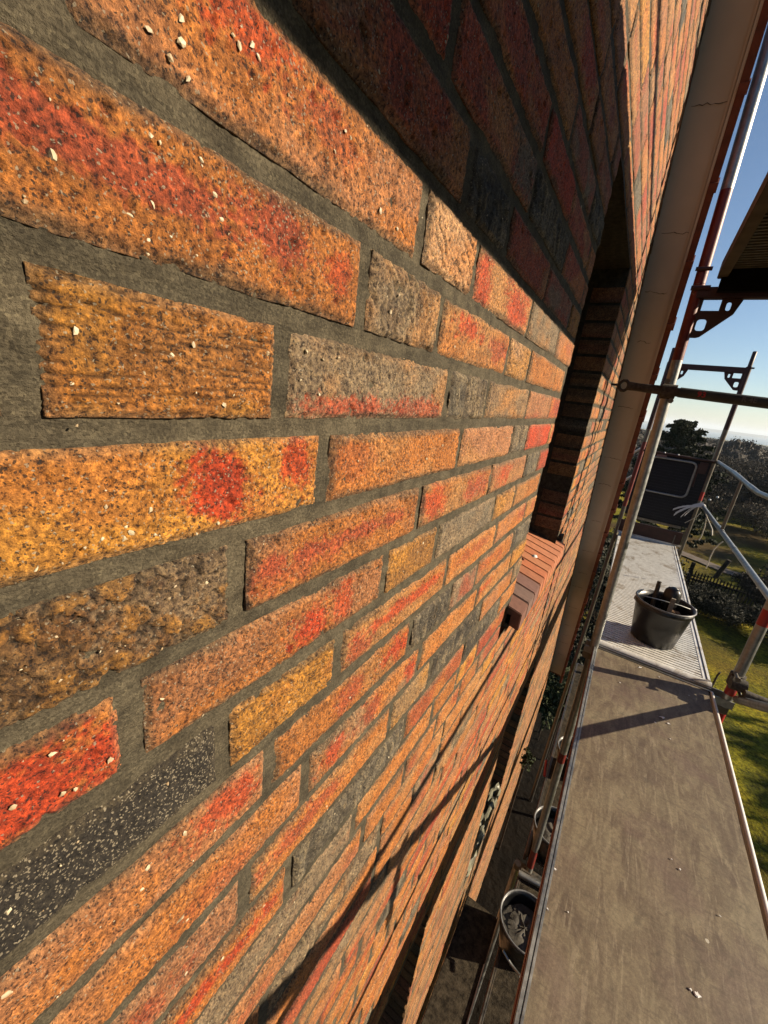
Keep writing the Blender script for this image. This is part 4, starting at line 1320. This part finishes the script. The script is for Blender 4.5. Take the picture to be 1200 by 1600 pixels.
def cores(cs, rs, V, F, k=.72, seed=1):
    r = np.random.RandomState(seed)
    bm = bmesh.new(); bmesh.ops.create_uvsphere(bm, u_segments=14, v_segments=9, radius=1)
    sv = np.array([v.co[:] for v in bm.verts]); sf = [[v.index for v in f.verts] for f in bm.faces]; bm.free()
    sf = np.array([f if len(f) == 4 else [f[0], f[1], f[2], f[2]] for f in sf if len(f) == 4])
    VV = [V]; FF = [F]; n = len(V)
    for c, rad in zip(cs, rs):
        P = sv * np.array(rad) * k * r.uniform(.75, 1.25, (len(sv), 1)) + np.array(c)
        VV.append(P); FF.append(sf + n); n += len(P)
    return np.concatenate(VV), np.concatenate(FF)
def npobj(name, V, F, mat, parent=None, smooth=False):
    P = V + OFF; lo = P.min(0); hi = P.max(0); org = np.array([(lo[0] + hi[0]) / 2, (lo[1] + hi[1]) / 2, lo[2]])
    me = np_mesh(name, P - org, F, np.zeros((0, 3), int), np.zeros(len(F)), mats=(mat,))
    me.polygons.foreach_set('use_smooth', np.full(len(F), smooth))
    o = bpy.data.objects.new(name, me); return _link(o, parent, org)

def twigs(base, h, spread, n, seed, r0=.02):
    """bare branching stems as one mesh"""
    g = G(); q = random.Random(seed)
    def br(p, d, L, r, depth):
        e = p + d * L
        g.tube([p, (p + e) / 2 + Vector((q.uniform(-.04, .04), q.uniform(-.04, .04), 0)) * L, e], r, 4, 0, False, [r, r * .8, r * .6])
        if depth > 0:
            for _ in range(q.choice([2, 3, 3])):
                nd_ = (d + Vector((q.uniform(-.7, .7), q.uniform(-.7, .7), q.uniform(-.1, .5)))).normalized()
                br(e, nd_, L * q.uniform(.55, .8), r * .6, depth - 1)
    for _ in range(n):
        a = q.uniform(0, 6.28); d = Vector((math.cos(a) * spread, math.sin(a) * spread, 1)).normalized()
        br(Vector(base), d, h * q.uniform(.3, .45), r0, 3)
    return g
def shrub(x, y, w, d, h, label, mat, seed, n=2600, size=.07, group='garden shrubs', tw=True, name='shrub'):
    z = float(ground(y))
    t = thing(name, (x, y, z), label, 'shrub', group)
    r = np.random.RandomState(seed)
    cs = []; rs = []
    for k in range(7):
        cs.append((x + r.uniform(-.5, .5) * w, y + r.uniform(-.5, .5) * d, z + h * r.uniform(.35, .68))); rs.append((w * .34, d * .34, h * .34))
    V, F = leaves(cs, rs, n // 7, size, seed, clump=5, sc=.09)
    if mat is M_hedge: V, F = cores(cs, rs, V, F, .5, seed)
    V[:, 2] = np.maximum(V[:, 2], z)
    npobj('foliage', V, F, mat, t)
    if tw: twigs((x, y, z), h, .7, 7, seed, .02 * h).build('stem', M_bark, t)
    return t
def tree(x, y, h, w, label, mat, seed, n=6000, size=.16, group='garden trees', trunk=.4, core=False):
    z = float(ground(y))
    t = thing('tree', (x, y, z), label, 'tree', group)
    r = np.random.RandomState(seed); cs = []; rs = []
    for k in range(14):
        a = r.uniform(0, 6.28); q = r.uniform(0, .36) * w
        cs.append((x + q * math.cos(a), y + q * math.sin(a), z + h * r.uniform(trunk, .88))); rs.append((w * .2, w * .2, h * .13))
    V, F = leaves(cs, rs, n // 14, size, seed, clump=3, sc=.06, shell=.3)
    if core: V, F = cores(cs, rs, V, F, .66, seed)
    npobj('crown', V, F, mat, t)
    g = G(); g.tube([(x, y, z - .1), (x + .1, y, z + h * .35), (x, y + .1, z + h * .8)], .1, 8, 0, True, [.035 * h * .5, .02 * h * .6, .01])
    for c in cs[:9]: g.tube([(x, y, z + h * .3 + .1 * random.random() * h), tuple((np.array(c) + (x, y, z + h * .5)) / 2), c], .03, 5, 0, False, [.012 * h, .007 * h, .01])
    g.build('trunk', M_bark, t)
    return t

# picket fence
ft = thing('picket_fence', (4.6, 18.1, -6.2), 'dark wooden picket fence crossing the lawn below the walkway', 'fence')
fx0, fy0, fx1, fy1 = 3.15, 18.5, 7.6, 17.3
nP = 48
for k in range(nP):
    u = k / (nP - 1); x = fx0 + (fx1 - fx0) * u; y = fy0 + (fy1 - fy0) * u
    g = G(); hh = .84 + random.uniform(-.03, .03); w = .022
    g.add([(x - w, y, -6.2), (x + w, y, -6.2), (x + w, y, -6.2 + hh), (x, y, -6.2 + hh + .05), (x - w, y, -6.2 + hh),
           (x - w, y + .02, -6.2), (x + w, y + .02, -6.2), (x + w, y + .02, -6.2 + hh), (x, y + .02, -6.2 + hh + .05), (x - w, y + .02, -6.2 + hh)],
          [(0, 1, 2, 3, 4), (9, 8, 7, 6, 5), (0, 5, 6, 1), (1, 6, 7, 2), (2, 7, 8, 3), (3, 8, 9, 4), (4, 9, 5, 0)])
    g.build('picket', M_fence, ft)
for zr in (.22, .66):
    g = G(); g.tube([(fx0 - .1, fy0 + .05, -6.2 + zr), (fx1 + .1, fy1 + .05, -6.2 + zr)], .028, 6); g.build('rail', M_fence, ft)
g = G(); g.box(fx0 - .12, fx0, fy0, fy0 + .12, -6.2, -5.02, 0, .01); g.build('post', M_fence, ft)
g = G(); g.tube([(4.42, 21.3, -6.2), (4.62, 21.2, -5.25)], .09, 8)
tag(g.build('garden_post', M_fence), 'stout dark post leaning beside the garden path', 'post')
g = G(); g.tube([(2.4, 20.2, -6.12), (3.6, 19.9, -6.1), (5.2, 20.0, -6.08)], .05, 6)
tag(g.build('log_edging', M_fence), 'low dark log edging lying on the lawn between path and picket fence', 'edging')
g = G(); g.box(4.05, 4.6, 30.6, 31.0, -6.2, -5.95, 0, .05); g.box(4.2, 4.45, 30.7, 30.9, -5.95, -5.8, 0, .04)
tag(g.build('garden_bench', M_fence), 'small dark low bench at the far end of the lawn', 'bench')
# garden lamps
for i, (px, py, D) in enumerate(((1121, 777, 30), (1109, 781, 31))):
    q = eye_ray(px, py); q = q * D / q[1]
    t = thing('garden_lamp', (q[0], q[1], -6.2), ['right one of two thin garden lamps with pale round head behind the lawn', 'left one of two thin garden lamps, shorter and plainer'][i], 'lamp', 'garden lamps')
    g = G(); g.tube([(q[0], q[1], -6.2), (q[0], q[1], q[2])], .03, 6); g.build('pole', M_fence, t)
    g = G(); g.revolve((q[0], q[1], q[2]), [(.0001, -.06), (.05, -.04), (.07, 0), (.05, .05), (.0001, .06)], 10); g.build('lamp_head', M_white, t)
# hedge before the fence
for i, (x, y, w, d, h) in enumerate(((3.2, 16.7, 1.1, 1.2, .95), (4.3, 16.4, 1.3, 1.3, 1.0), (5.4, 16.0, 1.3, 1.3, 1.0), (6.6, 15.6, 1.4, 1.3, 1.1), (7.9, 15.2, 1.5, 1.4, 1.3))):
    shrub(x, y, w, d, h, ['leftmost dark low shrub in front of the picket fence', 'second dark low shrub from the left before the picket fence', 'third dark low shrub before the picket fence, behind the ribbed deck edge', 'fourth dark shrub before the picket fence, left of the outer standard', 'rightmost dark shrub before the picket fence, behind the outer standard'][i], M_hedge, 40 + i, 14000, .026, 'dark low shrubs before the picket fence')
# brown scrub right of the lawn
q = random.Random(3)
sc = [(6.0, 19.6, 2.0, 1.2, 1.0), (7.6, 20.2, 2.6, 1.8, 1.7), (9.4, 20.5, 2.6, 2.2, 2.0), (8.3, 23.5, 2.6, 2.2, 1.9), (9.2, 27, 3.2, 2.6, 2.2), (9.6, 31, 3.2, 3, 2.4), (8.2, 34.5, 3.4, 2.6, 2.2), (12, 24, 3.4, 3, 2.6), (12.5, 29, 3.6, 3, 2.8), (5.6, 36, 3, 2.4, 1.8), (12.8, 35, 4, 3, 2.6)]
for i, (x, y, w, d, h) in enumerate(sc):
    shrub(x, y, w, d, h, ['low brown scrub just beyond the picket fence', 'brown leafless bush right of the leaning post', 'tall brown bush behind the red socket', 'tangled brown bush along the right side of the lawn, nearer than the pale one', 'pale brown bush half-way up the right side of the lawn', 'large pale bush under the bent guard rail', 'rounded bush closing the far right of the lawn', 'dark brown thicket at the right picture edge', 'tall thicket at the right picture edge, behind the dark one', 'low bush behind the far end of the lawn', 'farthest brown thicket at the right picture edge'][i],
          M_scrub if i in (3, 4, 5, 6, 9) else M_scrub2, 60 + i, 12000, .045, 'leafless bushes round the lawn')
for i, (x, y, w, h) in enumerate(((-.6, 9.6, 1.8, 1.5), (.5, 11.5, 2.2, 2.0), (-.9, 14.5, 2.6, 2.6), (1.1, 15.5, 2.2, 1.9))):
    shrub(x, y, w, w, h, ['dark shrub on the ground behind the eaves, nearest the house', 'dark shrub under the ribbed deck, seen left of the near standard', 'taller dark shrub behind the eaves, seen left of the near standard', 'dark shrub at the left end of the picket fence'][i], M_hedge, 800 + i, 8000, .04, 'dark shrubs behind the house')
# trees beyond the garden
sp = []
for i in range(26):
    y = q.uniform(38, 62); x = y * q.uniform(.06, .34)
    sp.append((x, y, q.uniform(4.0, 6.5)))
names_ = ['thin', 'broad', 'dark', 'tangled', 'low', 'upright', 'ragged']
ORD1 = ['first', 'second', 'third', 'fourth', 'fifth', 'sixth', 'seventh', 'eighth', 'ninth', 'tenth', 'eleventh', 'twelfth', 'thirteenth', 'fourteenth', 'fifteenth', 'sixteenth', 'seventeenth', 'eighteenth', 'nineteenth', 'twentieth', 'twenty-first', 'twenty-second', 'twenty-third', 'twenty-fourth', 'twenty-fifth', 'last']
for i, (x, y, h) in enumerate(sorted(sp, key=lambda p: p[0] / p[1])):
    tree(x, y, h * .8, h * 1.0, ORD1[i] + ' bare brown tree from the left in the belt behind the lawn', M_scrub2 if i % 2 else M_wood, 200 + i, 22000, .05, 'bare brown trees behind the lawn', .2, False)
ORD = ['first', 'second', 'third', 'fourth', 'fifth', 'sixth', 'seventh', 'eighth', 'ninth', 'tenth', 'eleventh', 'twelfth', 'thirteenth', 'fourteenth', 'fifteenth', 'sixteenth', 'seventeenth', 'eighteenth', 'nineteenth', 'twentieth', 'twenty-first', 'twenty-second', 'twenty-third', 'twenty-fourth', 'twenty-fifth', 'twenty-sixth']
# woodland rolling away to the sea
wr = np.random.RandomState(9)
rad_ = 52 * (560 / 52) ** np.linspace(0, 1, 420); ang = np.linspace(-.12, .56, 420)
def canopy(X, Y):
    f1, f2, idc = voro2(X / 6.5, Y / 6.5, 3)
    g1, _, idg = voro2(X / 2.3 + 5, Y / 2.3, 8)
    dome = np.sqrt(np.clip(1 - (f1 / .78) ** 2, 0, 1))
    rise = sst(50, 85, Y)
    return ground(Y) + .3 + rise * (1.2 + dome * (3.0 + 2.6 * idc)) + .9 * (1 - g1) + 1.6 * fbm(X * .7, Y * .7, 5, 4) + 1.2 * fbm(X * .05, Y * .05, 6, 2)
TG, AG = np.meshgrid(ang, rad_)
XC = AG * TG; YC = AG * (1 + 0 * TG); ZC = canopy(XC, YC)
P = np.stack([XC, YC, ZC], -1).reshape(-1, 3)
idx = np.arange(len(P)).reshape(XC.shape)
F = np.stack([idx[:-1, :-1], idx[:-1, 1:], idx[1:, 1:], idx[1:, :-1]], -1).reshape(-1, 4)
yy = 52 * (560 / 52) ** wr.rand(420000); xx = yy * wr.uniform(-.12, .56, 420000)
zz = canopy(xx, yy) + wr.normal(size=len(xx)) * .26
a = wr.normal(size=(len(xx), 3)); a /= np.linalg.norm(a, axis=1)[:, None]; b = np.cross(a, wr.normal(size=a.shape)); b /= np.linalg.norm(b, axis=1)[:, None]
sz = (.05 + yy[:, None] * .0011) * wr.uniform(.5, 1.3, (len(xx), 1)); a *= sz; b *= sz * .6
Pc = np.stack([xx, yy, zz], -1)
V = np.stack([Pc - a, Pc + b, Pc + a, Pc - b], 1).reshape(-1, 3)
F = np.concatenate([F, np.arange(len(V)).reshape(-1, 4) + len(P)]); V = np.concatenate([P, V])
o = npobj('woodland', V, F, M_wood); tag(o, 'brown winter woodland rolling away to the horizon', 'woodland', None, 'stuff')
# individual crowns breaking the skyline
for i in range(16):
    y = wr.uniform(150, 330); x = y * (.07 + .30 * i / 15 + wr.uniform(-.008, .008)); h = 7 + wr.uniform(0, 3.5)
    tree(x, y, h, h * 1.3, ORD[i] + ' dark round-topped pine from the left on the skyline of the far wood', M_pine, 300 + i, 7000, .16, 'dark pines on the skyline', .5, True)
# pine
px, py = 1.75, 24.0
pz = float(ground(py)); PH = 6.35
pt = thing('pine_tree', (px, py, pz), 'dark green pine with layered upswept branches behind the far end panel', 'tree')
g = G(); g.tube([(px, py, pz), (px + .1, py, pz + PH * .5), (px, py, pz + PH)], .1, 10, 0, True, [.22, .14, .03]); g.build('trunk', M_bark, pt)
r = np.random.RandomState(2); cc = []; gb = G()
for k in range(60):
    hh = PH * (.12 + .88 * (k / 60)); L = 2.6 * (1 - (hh / PH) ** 2.0) * r.uniform(.6, 1.1) + .25; a = k * 2.4 + r.uniform(-.4, .4)
    e = np.array([px + L * math.cos(a), py + L * math.sin(a), pz + hh + .16 * L])
    s_ = np.array([px, py, pz + hh - .15]); mdl = (s_ + e) / 2 - np.array([0, 0, .12 * L])
    gb.tube([tuple(s_), tuple(mdl), tuple(e)], .02, 5, 0, False, [.035, .02, .008])
    for t in np.linspace(.3, 1.05, 6):
        p = s_ + (e - s_) * t - np.array([0, 0, .12 * L * 4 * t * (1 - min(t, 1))]); cc.append(p + r.normal(size=3) * .08)
gb.build('branch', M_bark, pt)
V, F = leaves(cc, [(.26, .26, .09)] * len(cc), 150, .075, 12, clump=10, shell=.5)
npobj('crown', V, F, M_pine, pt)
# trees out of frame on the right that throw the long shadows over the lawn
for i, (x, y, h) in enumerate(((16, 15, 6), (14, 19.5, 5), (17, 11, 7.5), (13, 24, 4.5), (19, 14.5, 8))):
    tree(x, y, h, h * .8, ['tree at the right of the garden, nearest the fence line', 'small tree right of the garden, level with the path', 'tall tree right of the garden, nearest the scaffold', 'lowest tree right of the garden, farthest back', 'tallest tree right of the garden, farthest out'][i], M_scrub2, 400 + i, 2600, .14, 'trees right of the garden', .25)
for i in range(9):  # unseen evergreens added to keep sky light off the shaded wall
    y = -34 + i * 4.4; x = 20 + 3 * math.sin(i * 1.7)
    tree(x, y, 15, 8, ORD[i] + ' added unseen evergreen from the rear, right of the scaffold, blocking sky light', M_pine, 600 + i, 6000, .4, 'added evergreen row blocking sky light', .15, True)
# greenery at the foot of the roof
for i, (px_, py_, D, w) in enumerate(((868, 1062, 7.2, .5), (858, 1098, 7.0, .45), (884, 1092, 6.6, .4), (822, 1185, 4.6, .16))):
    q_ = eye_ray(px_, py_); q_ = q_ * D / q_[1]
    t = thing('ivy_bush', (q_[0], q_[1], q_[2] - w), ['green bush right under the eaves at the end of the soffit', 'second green bush under the eaves, lower and darker', 'green bush between the eaves and the silver standard', 'small glossy plant in the dark gap beside the brick wall'][i], 'bush', 'bushes at the foot of the house')
    V, F = leaves([tuple(q_)], [(w * .6, w * .6, w)], 900 if i < 3 else 260, .045 if i < 3 else .02, 500 + i); npobj('foliage', V, F, M_green, t)
    g = G(); g.tube([(q_[0], q_[1], -6.2), (q_[0], q_[1], q_[2])], .015, 6); g.build('stem', M_bark, t)

# ------------------------------------------------------------------ haze
g = G(); g.box(-14000, 14000, -60, 24000, -45, 60)
hz = g.build('haze', [])
N = bpy.data.materials.new('haze'); N.use_nodes = True
for n_ in list(N.node_tree.nodes):
    if n_.type == 'BSDF_PRINCIPLED': N.node_tree.nodes.remove(n_)
vol = N.node_tree.nodes.new('ShaderNodeVolumePrincipled')
vol.inputs['Color'].default_value = (.80, .90, 1, 1); vol.inputs['Density'].default_value = .00022; vol.inputs['Anisotropy'].default_value = .2
N.node_tree.links.new(vol.outputs[0], N.node_tree.nodes['Material Output'].inputs['Volume'])
hz.data.materials.append(N); hz['kind'] = 'stuff'
